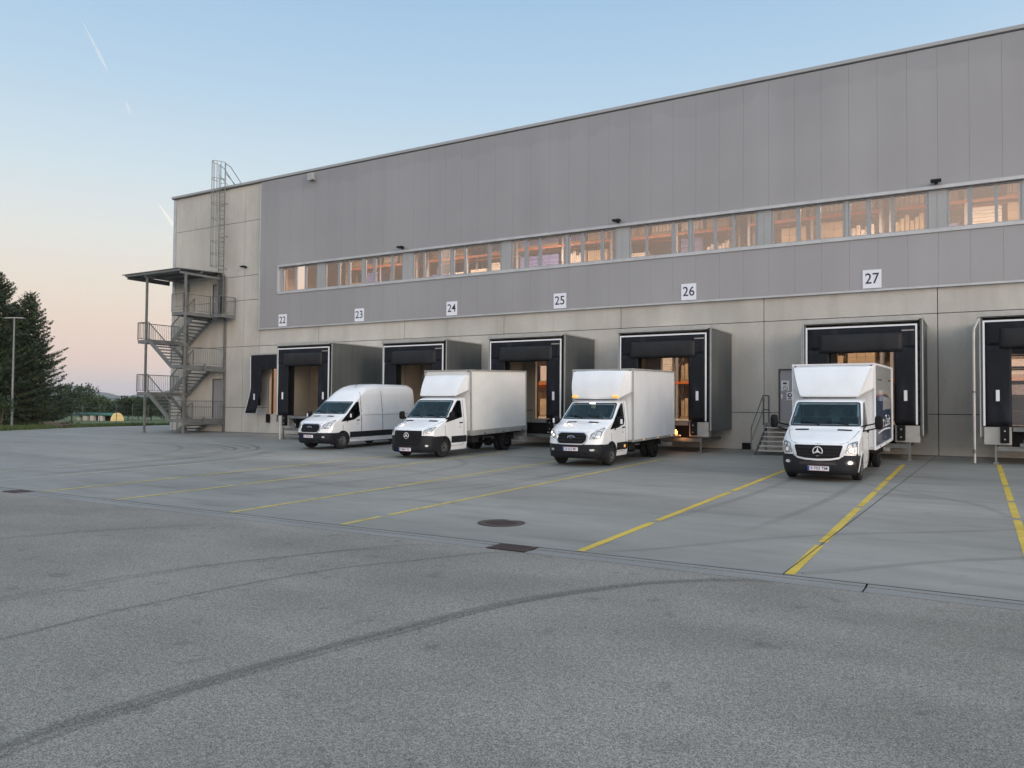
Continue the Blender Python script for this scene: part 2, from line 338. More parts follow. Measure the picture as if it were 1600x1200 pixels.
# grass verge along the yard's far edge is slightly higher and ragged
vg = MB(); random.seed(3)
for i in range(9000):
    t = random.random(); d_ = abs(random.gauss(0, 1.0))*1.6
    if random.random() < .5: p = Vector((-52.4,-6.3,0)).lerp(Vector((-54.6,6,0)), t)
    else: p = Vector((-54.6,6,0)).lerp(Vector((-52.2,45,0)), t)
    q = p + Vector((-1,-.15,0))*(d_-.05)
    h = random.uniform(.08,.28); a_ = random.uniform(0,3.14); w = .035
    dx, dy = math.cos(a_)*w, math.sin(a_)*w; lx, ly = random.uniform(-.1,.1), random.uniform(-.1,.1)
    vg.add([(q.x-dx,q.y-dy,-.07),(q.x+dx,q.y+dy,-.07),(q.x+lx,q.y+ly,h)], [(0,1,2)])
tag(vg.build('verge_grass', M_GRASS, recalc=False), kind='stuff')
# painted stall lines (each a worn stripe on the concrete)
def stripe(x0, y0, x1, y1, w, m, breaks=()):
    mb = MB(); n = 40
    L = math.hypot(x1-x0, y1-y0); ux, uy = (x1-x0)/L, (y1-y0)/L; nx, ny = -uy, ux
    cuts = [0.0]
    for b in breaks: cuts += [b-.007, b+.007]
    cuts.append(1.0)
    for i in range(0, len(cuts), 2):
        rows = []
        for k in range(n+1):
            t = cuts[i] + (cuts[i+1]-cuts[i])*k/n; cx, cy = x0+(x1-x0)*t, y0+(y1-y0)*t
            j = .006*mnoise.noise((cx*3, cy*3, 0))
            rows.append([(cx-nx*(w/2+j), cy-ny*(w/2+j), gz(cy)+.004), (cx+nx*(w/2+j), cy+ny*(w/2+j), gz(cy)+.004)])
        mb.grid(rows)
    tag(mb.build('road_marking', m), kind='structure')
for (x, y0, br) in ((.60,-3.2,(.35,.52,.66)), (-1.97,-4.6,(.30,.45,.62,.87)), (-4.78,-4.6,(.55,.83)), (-9.24,-6.0,(.93,)), (-12.0,-6.0,(.7,)), (-15.54,-6.2,(.8,)), (-18.3,-6.3,(.75,))):
    stripe(x, y0, x, YD+.03, .125 if x > -9 else .118, M_YELLOW if x > -9 else M_YELF, br)
stripe(-21.6,-8.8,-21.6,YD+.03,.12, M_PALE); stripe(-24.3,-9.5,-24.3,YD+.03,.12, M_PALE)
j = MB(); j.grid([[(-1.245+.0-.004-(t*.0), YD+(-.02-YD)*t*1.0, gz(YD+(-.02-YD)*t)+.005), (-1.234, YD+(-.02-YD)*t, gz(YD+(-.02-YD)*t)+.005)] for t in [k/20 for k in range(21)]])
jx = [(-2.03+(.80)*t) for t in (0,1)]
j.v = [(p[0] + (-2.03+.80*((p[1]-YD)/(-YD)))+1.235, p[1], p[2]) for p in j.v]
tag(j.build('expansion_joint', M_GAP), kind='structure')

# tyre marks: thin rubber films
def tyre_mat(name, strength):
    m = mat(name, (.05,.05,.05), .8); t, b, mk = nodes(m)
    tcn = mk('ShaderNodeTexCoord'); sx = mk('ShaderNodeSeparateXYZ'); t.links.new(tcn.outputs['UV'], sx.inputs[0])
    # fades towards both sides (v) and towards both ends (u)
    def tent(sock, k):
        s1 = mk('ShaderNodeMath', operation='SUBTRACT'); s1.inputs[1].default_value = .5; t.links.new(sock, s1.inputs[0])
        ab = mk('ShaderNodeMath', operation='ABSOLUTE'); t.links.new(s1.outputs[0], ab.inputs[0])
        mr_ = mk('ShaderNodeMapRange'); mr_.inputs[1].default_value = .5; mr_.inputs[2].default_value = .5-k; t.links.new(ab.outputs[0], mr_.inputs[0]); return mr_.outputs[0]
    nz = mk('ShaderNodeTexNoise'); mp = mk('ShaderNodeMapping'); mp.inputs['Scale'].default_value = (5,13,1); t.links.new(tcn.outputs['UV'], mp.inputs[0]); t.links.new(mp.outputs[0], nz.inputs['Vector'])
    nz.inputs['Scale'].default_value = 1; nz.inputs['Detail'].default_value = 4
    n2 = mk('ShaderNodeTexNoise'); n2.inputs['Scale'].default_value = 60; t.links.new(tcn.outputs['Object'], n2.inputs['Vector'])
    r1 = mk('ShaderNodeMapRange'); r1.inputs[1].default_value = .3; r1.inputs[2].default_value = .7; t.links.new(nz.outputs['Fac'], r1.inputs[0])
    r2 = mk('ShaderNodeMapRange'); r2.inputs[1].default_value = .35; r2.inputs[2].default_value = .65; r2.inputs[3].default_value = .3; t.links.new(n2.outputs['Fac'], r2.inputs[0])
    def mlt(a_, b_):
        q = mk('ShaderNodeMath', operation='MULTIPLY'); t.links.new(a_, q.inputs[0]); (t.links.new(b_, q.inputs[1]) if not isinstance(b_, float) else setattr(q.inputs[1], 'default_value', b_)); return q.outputs[0]
    al = mlt(mlt(mlt(mlt(tent(sx.outputs['Y'], .3), tent(sx.outputs['X'], .12)), r1.outputs[0]), r2.outputs[0]), strength)
    t.links.new(al, b.inputs['Alpha']); return m
TM1 = tyre_mat('tyre_mark_strong', .72); TM2 = tyre_mat('tyre_mark_faint', .36)
def tyre_mark(pts, w, m, zf):
    P = [Vector((p[0], p[1], 0)) for p in pts]; out = []
    for i in range(len(P)-1):        # Catmull-Rom
        p0, p1, p2, p3 = P[max(i-1,0)], P[i], P[i+1], P[min(i+2,len(P)-1)]
        for k in range(10):
            t = k/10; out.append(.5*((2*p1)+(-p0+p2)*t+(2*p0-5*p1+4*p2-p3)*t*t+(-p0+3*p1-3*p2+p3)*t**3))
    out.append(P[-1]); mb = MB(); rows = []
    for i, p in enumerate(out):
        d_ = (out[min(i+1,len(out)-1)]-out[max(i-1,0)]).normalized(); n_ = Vector((-d_.y, d_.x, 0))*w/2
        a_, b_ = p-n_, p+n_; rows.append([(a_.x,a_.y,zf(a_.y)), (b_.x,b_.y,zf(b_.y))])
    mb.grid(rows); o = mb.build('tyre_mark', m); me = o.data; uv = me.uv_layers.new(name='UVMap'); n = len(out)
    for lp in me.loops:
        vi = lp.vertex_index; uv.data[lp.index].uv = ((vi//2)/(n-1), vi % 2)
    tag(o, kind='structure')
def pair(pts, w, m, zf, gap):
    for o_ in (0, gap): tyre_mark([(p[0]+o_*.4, p[1]+o_) for p in pts], w, m, zf)
za = lambda y: ZA+.003; zc = lambda y: gz(y)+.0075
tyre_mark([(-7.1,-30.5),(-7.17,-28.43),(-7.19,-26.89),(-6.87,-24.95),(-6.3,-23.79),(-5.72,-22.75),(-5.1,-22.56)], .09, TM1, za)
tyre_mark([(-4.75,-31.5),(-4.92,-29.53),(-4.91,-28.91),(-4.83,-28.08),(-4.53,-26.55),(-4.10,-24.92),(-3.32,-23.5),(-2.45,-22.70),(-1.95,-22.58)], .22, TM1, za)
tyre_mark([(-4.62,-31.5),(-4.80,-29.53),(-4.80,-28.91),(-4.72,-28.08),(-4.42,-26.55),(-4.02,-24.92),(-3.22,-23.5)], .07, TM1, za)
tyre_mark([(-12,-30),(-12.5,-27),(-12.2,-25),(-11,-23.2)], .3, TM2, za)
tyre_mark([(-4.6,-21.9),(-4.08,-21.56),(-2.73,-19.74),(-1.7,-18.69),(-.58,-17.84),(.65,-16.85),(2.4,-15.6)], .20, TM2, zc)
tyre_mark([(-1.9,-21.9),(-1.67,-21.76),(-.55,-20.46),(.54,-19.46),(2.6,-18)], .22, TM2, zc)
tyre_mark([(-2.6,-10.6),(-2.05,-11.41),(-.91,-12.81),(.04,-13.97),(.6,-15.8)], .22, TM2, zc)
for o_ in (0, .55, 1.3, 1.9):
    tyre_mark([(-23.3-o_*.3,-15.6-o_*.4),(-23.98-o_*.45,-12.99),(-24.96-o_*.7,-10.07-o_*.2),(-27.82-o_*.6,-7.92-o_*.8),(-31.37,-7.15-o_),(-34.5,-8.2-o_*1.1)], .24, TM1 if o_ in (0,1.3) else TM2, zc)
tyre_mark([(-24.2,-20.8),(-24.62,-19.85),(-24.97,-16.73),(-26.93,-12.44),(-31,-9.6),(-37,-9.5)], .28, TM2, zc)
tyre_mark([(-22.3,-20.5),(-22.2,-16),(-22.6,-12.5),(-24.5,-9.6)], .8, TM2, zc)
tyre_mark([(-14.2,-20),(-13.4,-15),(-13.9,-11.5),(-15.6,-9.6)], .3, TM2, zc); tyre_mark([(-11.4,-18.5),(-10.2,-15),(-9.9,-11)], .25, TM2, zc)
tyre_mark([(-1.0,-3.1),(-.5,-3.35),(.0,-3.25),(.5,-3.45),(.9,-3.3)], .10, TM1, zc)  # dark water stain below the downpipe, made with the tyre mark film
tyre_mark([(-19.5,-19.5),(-17.6,-15.8),(-17.2,-11)], .3, TM2, zc)
pair([(-9.5,-30.5),(-8.6,-28),(-8.3,-25.6),(-7.4,-23.4),(-6.8,-22.7)], .15, TM2, za, -.5)
for xd in (-3.4,-10.6,-17.0,-22.6):
    for q in (-.78,.80):
        tyre_mark([(xd+q-.1,-3.3),(xd+q,-6),(xd+q+.05,-10.5),(xd+q-.1,-15),(xd+q-.6,-19.5)], .24, TM2, zc)
# manhole and gullies
mh = thing('manhole_cover', 'round rusty brown iron manhole cover set in the concrete apron', 'manhole cover', (-7.0,-20.51,gz(-20.51)))
mb = MB(); mb.lathe([(-.02,.41),(.006,.41),(.006,.335),(.002,.333)], 40, 'z'); mb.build('rim', M_IRON, mh)
mb = MB(); mb.lathe([(-.02,.330),(.005,.330),(.005,.05),(.005,.001)], 40, 'z')
for i in range(-5,6):
    for k in range(-5,6):
        if math.hypot(i,k) < 5: mb.box(i*.058-.018,i*.058+.018,k*.058-.018,k*.058+.018,.003,.010)
mb.build('lid', M_IRON, mh)
def gully(x, lab):
    t = thing('drain_grate', lab, 'drain grate', (x, YD-.23, ZA))
    mb = MB(); w, h = .30, .205
    mb.box(-w,w,-h,-h+.03,-.03,.005).box(-w,w,h-.03,h,-.03,.005).box(-w,-w+.03,-h+.03,h-.03,-.03,.005).box(w-.03,w,-h+.03,h-.03,-.03,.005); mb.build('frame', M_IRON, t)
    mb = MB()
    for k in range(13): mb.box(-.255+k*.0425-.013,-.255+k*.0425+.013,-.172,.172,-.025,.003)
    mb.build('bars', M_IRON, t)
gully(-5.73, 'rectangular rusty drain grate just below the round manhole cover')
gully(-18.82, 'small dark drain grate at the far end of the drain line')

# ------------------------------------------------------------------ warehouse
WH = thing('warehouse', 'long grey warehouse with concrete base, metal cladding and a strip of lit windows', 'warehouse', (0,0,0))
XL, XR, ZR = -44.42, 26.0, 14.98
XC = -36.2                        # cladding starts here
DOCKS = {22:-34.27, 23:-28.55, 24:-22.55, 25:-16.53, 26:-10.41, 27:-3.36, 28:1.99}
DW, DZ0, DZ1 = 1.25, 1.12, 4.1
holes = [(x-DW, x+DW, DZ0, DZ1) for x in DOCKS.values()]
holes += [(-6.72,-5.66,1.13,3.22), (-40.42,-39.50,.80,3.22), (-40.55,-39.72,7.02,9.06)]
def rects(x0, x1, z0, z1, hs):
    """the rectangle minus the holes, as rectangles that butt against each other"""
    hs = [h for h in hs if h[0] < x1-1e-6 and h[1] > x0+1e-6 and h[2] < z1-1e-6 and h[3] > z0+1e-6]
    if not hs: return [(x0,x1,z0,z1)]
    xs = sorted({x0,x1,*[min(max(h[i],x0),x1) for h in hs for i in (0,1)]}); out = []
    for a_, b_ in zip(xs, xs[1:]):
        m_ = (a_+b_)/2; zz = sorted({z0,z1,*[min(max(h[i],z0),z1) for h in hs if h[0] < m_ < h[1] for i in (2,3)]})
        for c_, d_ in zip(zz, zz[1:]):
            n_ = (c_+d_)/2
            if not any(h[0] < m_ < h[1] and h[2] < n_ < h[3] for h in hs): out.append((a_,b_,c_,d_))
    return out
def panels(xs, zs, gap, y0, y1, hs):
    mb = MB()
    for a_, b_ in zip(xs, xs[1:]):
        for c_, d_ in zip(zs, zs[1:]):
            for (x0,x1,z0,z1) in rects(a_+gap/2, b_-gap/2, c_+gap/2, d_-gap/2, hs): mb.box(x0,x1,y0,y1,z0,z1)
    return mb
GC = .026
m1 = panels([XL+.28,-37.68,XC-.10], [0,1.49,5.13,7.9,9.37,12.65,14.83], GC, 0, .22, holes)
m2 = panels([XC-.10,-31.54,-25.48,-19.44,-13.41,-7.27,-1.16,4.9,10.95,17.0,XR], [0,1.49,5.13,6.12], GC, 0, .22, holes)
m1.v += []; o = len(m1.v); m1.v += m2.v; m1.f += [tuple(i+o for i in f) for f in m2.f]; m1.mi += m2.mi
m1.build('concrete_wall', M_CONC, WH)
mb = MB()                          # structural wall behind the facing panels, seen in the joints
for r in rects(XL+.06, XR, 0, 6.1, holes): mb.box(r[0],r[1],.24,.45,r[2],r[3])
for r in rects(XL+.06, XC, 6.1, 14.7, holes): mb.box(r[0],r[1],.24,.45,r[2],r[3])
mb.build('joint_backing', M_JOINT, WH)
mb = MB(); mb.box(XL, XL+.265, -.012, .4, 0, ZR-.16); mb.box(XL, XL+.10, .4, 60, 0, ZR-.16); mb.build('corner_post', M_TRIM, WH)
# cladding with its open joints
BZ0, BZ1, BX0 = 8.08, 9.70, -34.70
cj = [XC]; x = -35.76
while x < XR-.4: cj.append(x); x += 0.99
cj.append(XR)
mb = panels(cj, [6.14,14.80], .0045, -.10, .05, [(BX0,XR+1,BZ0,BZ1)]); mb.build('metal_cladding', M_CLAD, WH)
mb = MB()
for r in rects(XC+.02, XR, 6.16, 14.78, [(BX0,XR+1,BZ0,BZ1)]): mb.box(r[0],r[1],.055,.24,r[2],r[3])
mb.build('cladding_backing', M_CLAD, WH)
mb = MB(); mb.box(XC-.085,XR,-.135,-.002,6.06,6.135); mb.box(XC-.085,XC-.004,-.125,-.002,6.14,14.72); mb.build('base_flashing', M_TRIM, WH)
mb = MB(); mb.box(XL-.05,XR,-.16,.55,ZR-.13,ZR); mb.box(XL-.05,XL+.5,.55,60,ZR-.13,ZR); mb.build('parapet_cap', M_PANEL, WH)
mb = MB(); mb.box(XL-.03,XR,-.13,.5,ZR-.165,ZR-.132); mb.build('cap_shadow_strip', M_HOUS, WH)  # dark strip standing for the shade below the cap
mb = MB(); mb.box(XL+.11,XR,.56,59.9,ZR-.6,ZR-.4); mb.build('roof', M_JOINT, WH)
# window strip: surround, blank panels, triples of panes
mb = MB(); mb.box(BX0-.0,XR,-.17,-.02,BZ1-.085,BZ1+.03); mb.box(BX0,XR,-.15,.06,BZ0-.03,BZ0+.10); mb.box(BX0-.05,BX0+.07,-.16,.10,BZ0+.10,BZ1-.085)
mb.build('window_surround', M_TRIM, WH)
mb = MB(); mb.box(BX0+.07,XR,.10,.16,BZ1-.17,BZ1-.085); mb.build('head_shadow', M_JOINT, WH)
PANES = [[(-34.33,-33.47),(-33.32,-32.71),(-32.56,-31.77)],[(-31.04,-30.18),(-30.01,-29.44),(-29.27,-28.49)],[(-28.15,-27.66),(-27.48,-26.43),(-26.26,-25.7)],
 [(-24.9,-24.33),(-24.2,-23.36),(-23.2,-22.64)],[(-22.39,-21.81),(-21.68,-20.4),(-20.23,-19.68)],[(-18.98,-18.35),(-18.15,-17.6),(-17.42,-16.23)],[(-15.95,-15.4),(-15.24,-14.42),(-14.26,-13.72)],
 [(-12.96,-12.3),(-12.19,-11.12),(-10.93,-10.4)],[(-10.15,-9.31),(-9.17,-8.56),(-8.42,-7.58)],[(-6.89,-6.03),(-5.86,-5.27),(-5.12,-4.31)],[(-4.05,-3.5),(-3.34,-2.66),(-2.55,-1.5)],[(-.76,-.2),(-.05,.62),(.72,1.35)],
 [(1.62,2.4),(2.55,3.2),(3.35,4.4)],[(5.2,5.9),(6.05,7.0),(7.2,7.9)],[(8.2,8.9),(9.05,9.9),(10.1,10.6)]]
PZ0, PZ1 = 8.24, 9.56
edges = []
for tri in PANES:
    x0, x1 = tri[0][0]-.07, tri[-1][1]+.07; edges.append((x0, x1)); mb = MB()
    xs = [x0]+[v for p in tri for v in p]+[x1]
    for k in range(0, len(xs), 2): mb.box(xs[k], xs[k+1], .02, .11, PZ0, PZ1)
    mb.box(x0,x1,.02,.11,BZ0+.10,PZ0); mb.box(x0,x1,.02,.11,PZ1,BZ1-.085)
    w = mb.build('window', M_FRAME, WH)
    pm = MB()
    for p in tri: pm.add([(p[0],.065,PZ0),(p[1],.065,PZ0),(p[1],.065,PZ1),(p[0],.065,PZ1)], [(0,1,2,3)])
    pm.build('pane', M_PANE, w)
prev = BX0+.07
for (x0, x1) in edges+[(XR,XR)]:
    if x0-prev > .02:
        mb = MB(); mb.box(prev+.006, x0-.006, .0, .09, BZ0+.10, BZ1-.085)
        if x0-prev > .5: mb.box((prev+x0)/2-.012,(prev+x0)/2+.012,-.012,.001,BZ0+.11,BZ1-.17)
        mb.build('infill_panel', M_PANEL, WH)
    prev = x1
# doors in the wall
def steel_door(x0, x1, z0, z1, hx):
    mb = MB(); mb.box(x0+.05,x1-.05,.08,.14,z0+.01,z1-.05); dd = mb.build('door', M_DOOR, WH)
    mb = MB(); mb.box(x0,x0+.05,.03,.2,z0,z1); mb.box(x1-.05,x1,.03,.2,z0,z1); mb.box(x0+.05,x1-.05,.03,.2,z1-.05,z1); mb.build('door_frame', mat('dark_door_frame',(.06,.06,.065),.5), dd)
    mb = MB(); mb.box(hx-.02,hx+.02,.06,.08,z0+.92,z0+1.1); mb.tube([(hx,.05,z0+1.03),(hx+.12,.05,z0+1.03)],.012,6); mb.build('handle', M_SATIN, dd)
    return dd
steel_door(-6.72,-5.66,1.13,3.22,-6.6); steel_door(-40.42,-39.50,.80,3.22,-40.28); steel_door(-40.55,-39.72,7.02,9.06,-40.42)
# the hall inside, seen through windows and open docks
HX0, HX1, HY = -44.2, 25.5, 19.0
mb = MB(); mb.box(HX0,HX1,.47,HY,.9,1.11); mb.build('hall_floor', M_HALLF, WH)
mb = MB(); mb.box(HX0,HX1,HY,HY+.2,.9,13.4); mb.box(HX0-.2,HX0,.47,HY,.9,13.4); mb.box(HX1,HX1+.2,.47,HY,.9,13.4); mb.build('hall_wall', M_HALLW, WH)
mb = MB(); mb.box(HX0,HX1,.47,HY,13.4,13.6)
for k in range(12): mb.box(HX0,HX1,1.2+k*1.5,1.32+k*1.5,13.0,13.4)
mb.build('hall_ceiling', M_HALLW, WH)
mb = MB()
for r in rects(HX0, HX1, 4.3, 13.4, [(BX0+.1,XR,BZ0+.02,BZ1-.02),(-40.6,-39.6,7,9.1)]): mb.box(r[0],r[1],.46,.50,r[2],r[3])
mb.build('hall_lining', M_HALLW, WH)

# tube lamps hanging in the hall
def tube_lamp(x, y, z, L, power, lab='lit tube lamp hanging inside the hall behind the window strip'):
    t = thing('tube_lamp', lab, 'ceiling lamp', (x,y,z), 0, 'tube lamps behind the docks' if z < 6 else 'tube lamps behind the window strip')
    mb = MB(); mb.box(-L/2,L/2,-.09,.09,.03,.09); mb.build('housing', M_WHITEF, t)
    mb = MB(); mb.tube([(-L/2,0,0),(L/2,0,0)],.035,8); mb.build('tube', M_TUBE, t)
    for q in (-1,1): mb = MB(); mb.bar((q*L/3,0,.09),(q*L/3,0,13.3-z),.012); mb.build('hanger', M_JOINT, t)
    l = bpy.data.lights.new('tube_light', 'AREA'); l.shape = 'RECTANGLE'; l.size = L; l.size_y = .2; l.energy = power; l.color = (1.0,.75,.58) if z > 6 else (1.0,.74,.38)
    lo = bpy.data.objects.new('tube_light', l); COL.objects.link(lo); lo.parent = t; lo.location = (0,0,-.06)
for (x, y, z) in ((-40.5,7.5,11.4),(-33.0,3.2,11.2),(-26.8,3.4,11.0),(-20.4,3.4,11.1),(-14.4,3.4,11.3),(-9.0,3.2,10.9),(-3.4,3.6,10.6),(.6,3.4,10.9),(6.5,3.4,11)):  # leftmost one is added to brighten the far-left panes
    tube_lamp(x, y, z, 2.4, 330 if x > -18 else 640)
for (x, y, z) in ((-28.5,2.2,4.6),(-16.2,2.2,4.7),(-10.0,2.4,4.7),(-3.2,2.4,4.7),(2.2,2.4,4.7)):
    tube_lamp(x, y, z, 1.8, 36, 'lit tube lamp hanging low inside the hall behind an open dock')

# pallet racks
random.seed(11)
def rack(x0, y0, n=2, bay=2.9, lv=(1.5,3.0,4.9,6.8,8.7,10.6)):
    t = thing('pallet_rack', 'tall pallet rack with orange beams inside the hall', 'pallet rack', (x0,y0,1.11), 0, 'orange pallet racks inside the hall')
    for k in range(n+1):
        mb = MB()
        for yy in (0,1.0): mb.box(k*bay-.06,k*bay+.06,yy-.05,yy+.05,0,11.3)
        for q in range(14): mb.bar((k*bay,.0,.2+q*.8),(k*bay,1.0,.6+q*.8 if q%2 else .2+q*.8),.04)
        mb.build('upright', M_RACKB, t)
    for z in lv[1:]:
        mb = MB()
        for yy in (-.03,1.03): mb.box(.06,n*bay-.06,yy-.03,yy+.03,z-1.11-.13,z-1.11)
        mb.build('beam', M_ORANGE, t)
    for z in [1.11]+list(lv[1:]):
        for k in range(n):
            for q in (0,1):
                if random.random() < .12: continue
                h = random.uniform(.8,1.45) if z > 1.2 else random.uniform(.8,1.3)
                load(x0+k*bay+.15+q*1.32+.6, y0+.5, z, h)
PROTO = []
def make_load(kind):
    t = thing('pallet_load', 'stacked pallet load standing on the orange racks inside the hall', 'pallet load', (0,0,-50), 0, 'pallet loads inside the hall')
    mb = MB()
    for yy in (-.45,0,.45): mb.box(-.58,.58,yy-.05,yy+.05,0,.10)
    for k in range(7): mb.box(-.58+k*.165,-.58+k*.165+.13,-.5,.5,.10,.13)
    mb.build('pallet', M_WOOD, t)
    mb = MB()
    if kind == 0:
        for i in range(3):
            for j_ in range(2):
                for k in range(4): mb.box(-.56+i*.375,-.56+i*.375+.365,-.48+j_*.485,-.48+j_*.485+.47,.135+k*.25,.135+k*.25+.243)
        mb.build('goods', M_CARTON, t)
    elif kind == 1:
        for k in range(9): mb.box(-.55,.55,-.47,.47,.135+k*.11,.135+k*.11+.098)
        mb.build('goods', M_WRAP, t)
    elif kind == 2:
        for i in range(2):
            for k in range(6): mb.box(-.56+i*.565,-.56+i*.565+.55,-.48,.48,.135+k*.165,.135+k*.165+.155)
        mb.build('goods', M_BLUEC, t)
    else:
        for i in range(6): mb.box(-.56+i*.19,-.56+i*.19+.16,-.4,.4,.135,.135+.8+.1*(i%3))
        mb.build('goods', M_WRAP if kind == 3 else M_CARTON, t)
    return t
for k in range(5): PROTO.append(make_load(k))
USED = [False]*5
def load(x, y, z, h):
    k = random.choice((0,0,1,1,3,3,2,4)) if not (-23.5 < x < -19 and z > 6) else 2
    if not USED[k]: c = PROTO[k]; USED[k] = True
    else: c = copy_tree(PROTO[k])
    c.location = (x,y,z); c.scale = (1,1,h)
for (x, y) in ((-35.5,6.5),(-28.9,6.6),(-22.4,6.3),(-16.0,6.6),(-9.4,6.3),(-3.2,6.4),(3.2,6.5)): rack(x, y)
for x in (-31.5,-25.2,-12.8,-6.0): rack(x, 11.5)
for k in range(5):
    if not USED[k]: PROTO[k].location = (-20.0+k*1.5, 9.5, 1.11)

# ------------------------------------------------------------------ loading docks
ORD = {22:'22', 23:'23', 24:'24', 25:'25', 26:'26', 27:'27'}
LAB = {23:'deepest dock housing, below sign 23, empty with beige lining visible', 24:'grey dock housing below sign 24, half hidden behind the panel van',
       25:'grey dock housing below sign 25, between the two middle box trucks', 26:'grey dock housing below sign 26, warm lit racks showing behind the truck',
       27:'grey dock housing below sign 27, beside the steel door and stairs', 28:'grey dock housing cut by the right edge, glazed sectional door shut inside'}
def dock(n, xc, dep, wl, wr, lab, shut=False):
    t = thing('dock_shelter', lab, 'loading dock', (xc,0,0), 0, 'loading docks along the front wall')
    hw = wl; yf = -dep
    ztop, zbot = 4.66, .80
    mb = MB()                                     # side walls and roof of the housing
    for s_ in (-1,1):
        x1 = s_*hw; x0 = s_*(hw-.07); mb.box(min(x0,x1),max(x0,x1),yf,-.03,zbot,ztop)
    mb.box(-hw+.07,hw-.07,yf,-.03,ztop-.07,ztop); mb.build('housing', M_HOUS, t)
    mb = MB()
    for s_ in (-1,1): mb.box(min(s_*(hw-.074),s_*(hw-.10)),max(s_*(hw-.074),s_*(hw-.10)),yf+.75,-.02,DZ0,ztop-.08)
    for s_ in (-1,1):
        for z in (2.62,): mb.box(min(s_*(hw-.10),s_*(hw-.115)),max(s_*(hw-.10),s_*(hw-.115)),yf+.75,-.02,z,z+.05)
        mb.box(min(s_*(hw-.10),s_*(hw-.15)),max(s_*(hw-.10),s_*(hw-.15)),yf*.45-.06,yf*.45+.06,DZ0,ztop-.08)
    mb.box(-hw+.105,hw-.105,yf+.75,-.02,ztop-.11,ztop-.075); mb.build('lining', M_INSUL, t)
    mb = MB()                                     # roof edge trim
    mb.box(-hw-.05,hw+.02,yf-.06,yf+.30,ztop+.004,ztop+.115); mb.box(-hw-.02,hw+.02,yf+.30,-.01,ztop+.004,ztop+.06)
    mb.box(-hw-.10,hw-.1,yf-.07,yf-.02,ztop-.035,ztop+.0); mb.build('roof_trim', M_GREYAL, t)
    mb = MB()
    for s_ in (-1,1): mb.box(min(s_*(hw-.012),s_*(hw+.022)),max(s_*(hw-.012),s_*(hw+.022)),yf-.03,yf-.004,zbot,ztop)
    mb.build('corner_trim', M_GREYAL, t)
    # folding shelter set in the mouth: dark recess, white rim, curtains, head flap
    fl, fr = -hw+.07, hw-.15; yz = yf-.05
    mb = MB(); mb.box(fl-.02,hw-.075,yf+.32,yf+.40,DZ0+.05,ztop-.09)
    mb2 = MB()
    for r in rects(fl-.0,hw-.075,DZ0,ztop-.09,[(-1.02,1.02,DZ0-1,3.60)]): mb2.box(r[0],r[1],yf+.30,yf+.36,r[2],r[3])
    for k in range(10): mb2.box(hw-.148,hw-.078,yf+.0,yf+.29,DZ0+.1+k*.35,DZ0+.1+k*.35+.30)
    mb2.build('recess', M_BUMP, t)
    mb = MB(); mb.box(fl,fl+.055,yz-.012,yz+.02,1.16,4.50).box(fr-.055,fr,yz-.012,yz+.02,1.16,4.50).box(fl+.055,fr-.055,yz-.012,yz+.02,4.445,4.50)
    mb.build('rim', M_WHITEF, t)
    for s_ in (-1,1):
        x0, x1 = (fl+.056, -1.02) if s_ < 0 else (1.02, fr-.056)
        rows = []
        for i in range(15):
            z = 1.17+(3.72-1.17)*i/14; rows.append([(x0+(x1-x0)*k/8, yz+.006+.012*math.sin(k*1.3+i*.2+n)*(.5+.5*math.sin(i*.5)), z) for k in range(9)])
        mb = MB(); mb.grid(rows); c = mb.build('side_curtain', M_RUBBER, t, smooth=60); sol = c.modifiers.new('thick','SOLIDIFY'); sol.thickness = .012; sol.offset = 1
        xm = (x0+x1)/2 + s_*.02
        mb = MB(); mb.box(xm-.05,xm+.05,yz-.030,yz-.018,1.94,2.29)
        for k in range(3): pass
        mb.build('marker_plate', M_WHITEF, c)
    rows = []
    for i in range(8):
        z = 3.721+(4.444-3.721)*i/7; rows.append([(fl+.056+(fr-fl-.112)*k/20, yz+.004+.008*math.sin(k*.9+n), z) for k in range(21)])
    mb = MB(); mb.grid(rows); c = mb.build('head_curtain', M_RUBBER, t, smooth=60); sol = c.modifiers.new('thick','SOLIDIFY'); sol.thickness = .012; sol.offset = 1
    mb = MB(); mb.box(fr-.46,fr-.08,yz-.022,yz-.014,4.27,4.31); mb.build('nameplate', mat('dull_plate',(.30,.27,.27),.5), c)
    rows = []
    for i in range(7):
        z = 3.60+.62*i/6; b_ = .05+.05*math.sin(i/6*math.pi); rows.append([(-1.34+2.62*k/18, yz-.012-b_*math.sin(min(k,18-k)/18*math.pi)**.4-.012*math.sin(k*1.1+n*2), z) for k in range(19)])
    mb = MB(); mb.grid(rows); c = mb.build('head_flap', M_FLAP, t, smooth=60); sol = c.modifiers.new('thick','SOLIDIFY'); sol.thickness = .015; sol.offset = 1
    # leveller platform, bumpers, legs
    mb = MB(); mb.box(-1.0,1.0,yf+.25,-.03,DZ0-.10,DZ0); mb.box(-1.0,1.0,yf-.02,yf+.24,DZ0-.13,DZ0-.01); mb.build('ramp_plate', M_GALVD, t)
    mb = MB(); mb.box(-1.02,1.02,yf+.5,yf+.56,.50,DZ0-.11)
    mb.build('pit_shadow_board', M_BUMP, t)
    for s_ in (-1,1):
        mb = MB(); xa, xb = s_*1.03, s_*(hw-.09)
        mb.box(min(xa,xb),max(xa,xb),yf+.02,yf+.30,.57,1.12); mb.build('bumper_block', M_GREYAL, t)
        mb = MB(); mb.box(min(s_*1.10,s_*1.34),max(s_*1.10,s_*1.34),yf-.13,yf+.018,.62,1.14)
        b = mb.build('bumper', M_BUMP, t, bevel=.02)
        mb = MB()
        for z in (.74,1.0): mb.lathe([(-.012,.022),(0,.022)], 8, 'y', (s_*1.22,yf-.132,z))
        mb.build('bolt', M_SATIN, b)
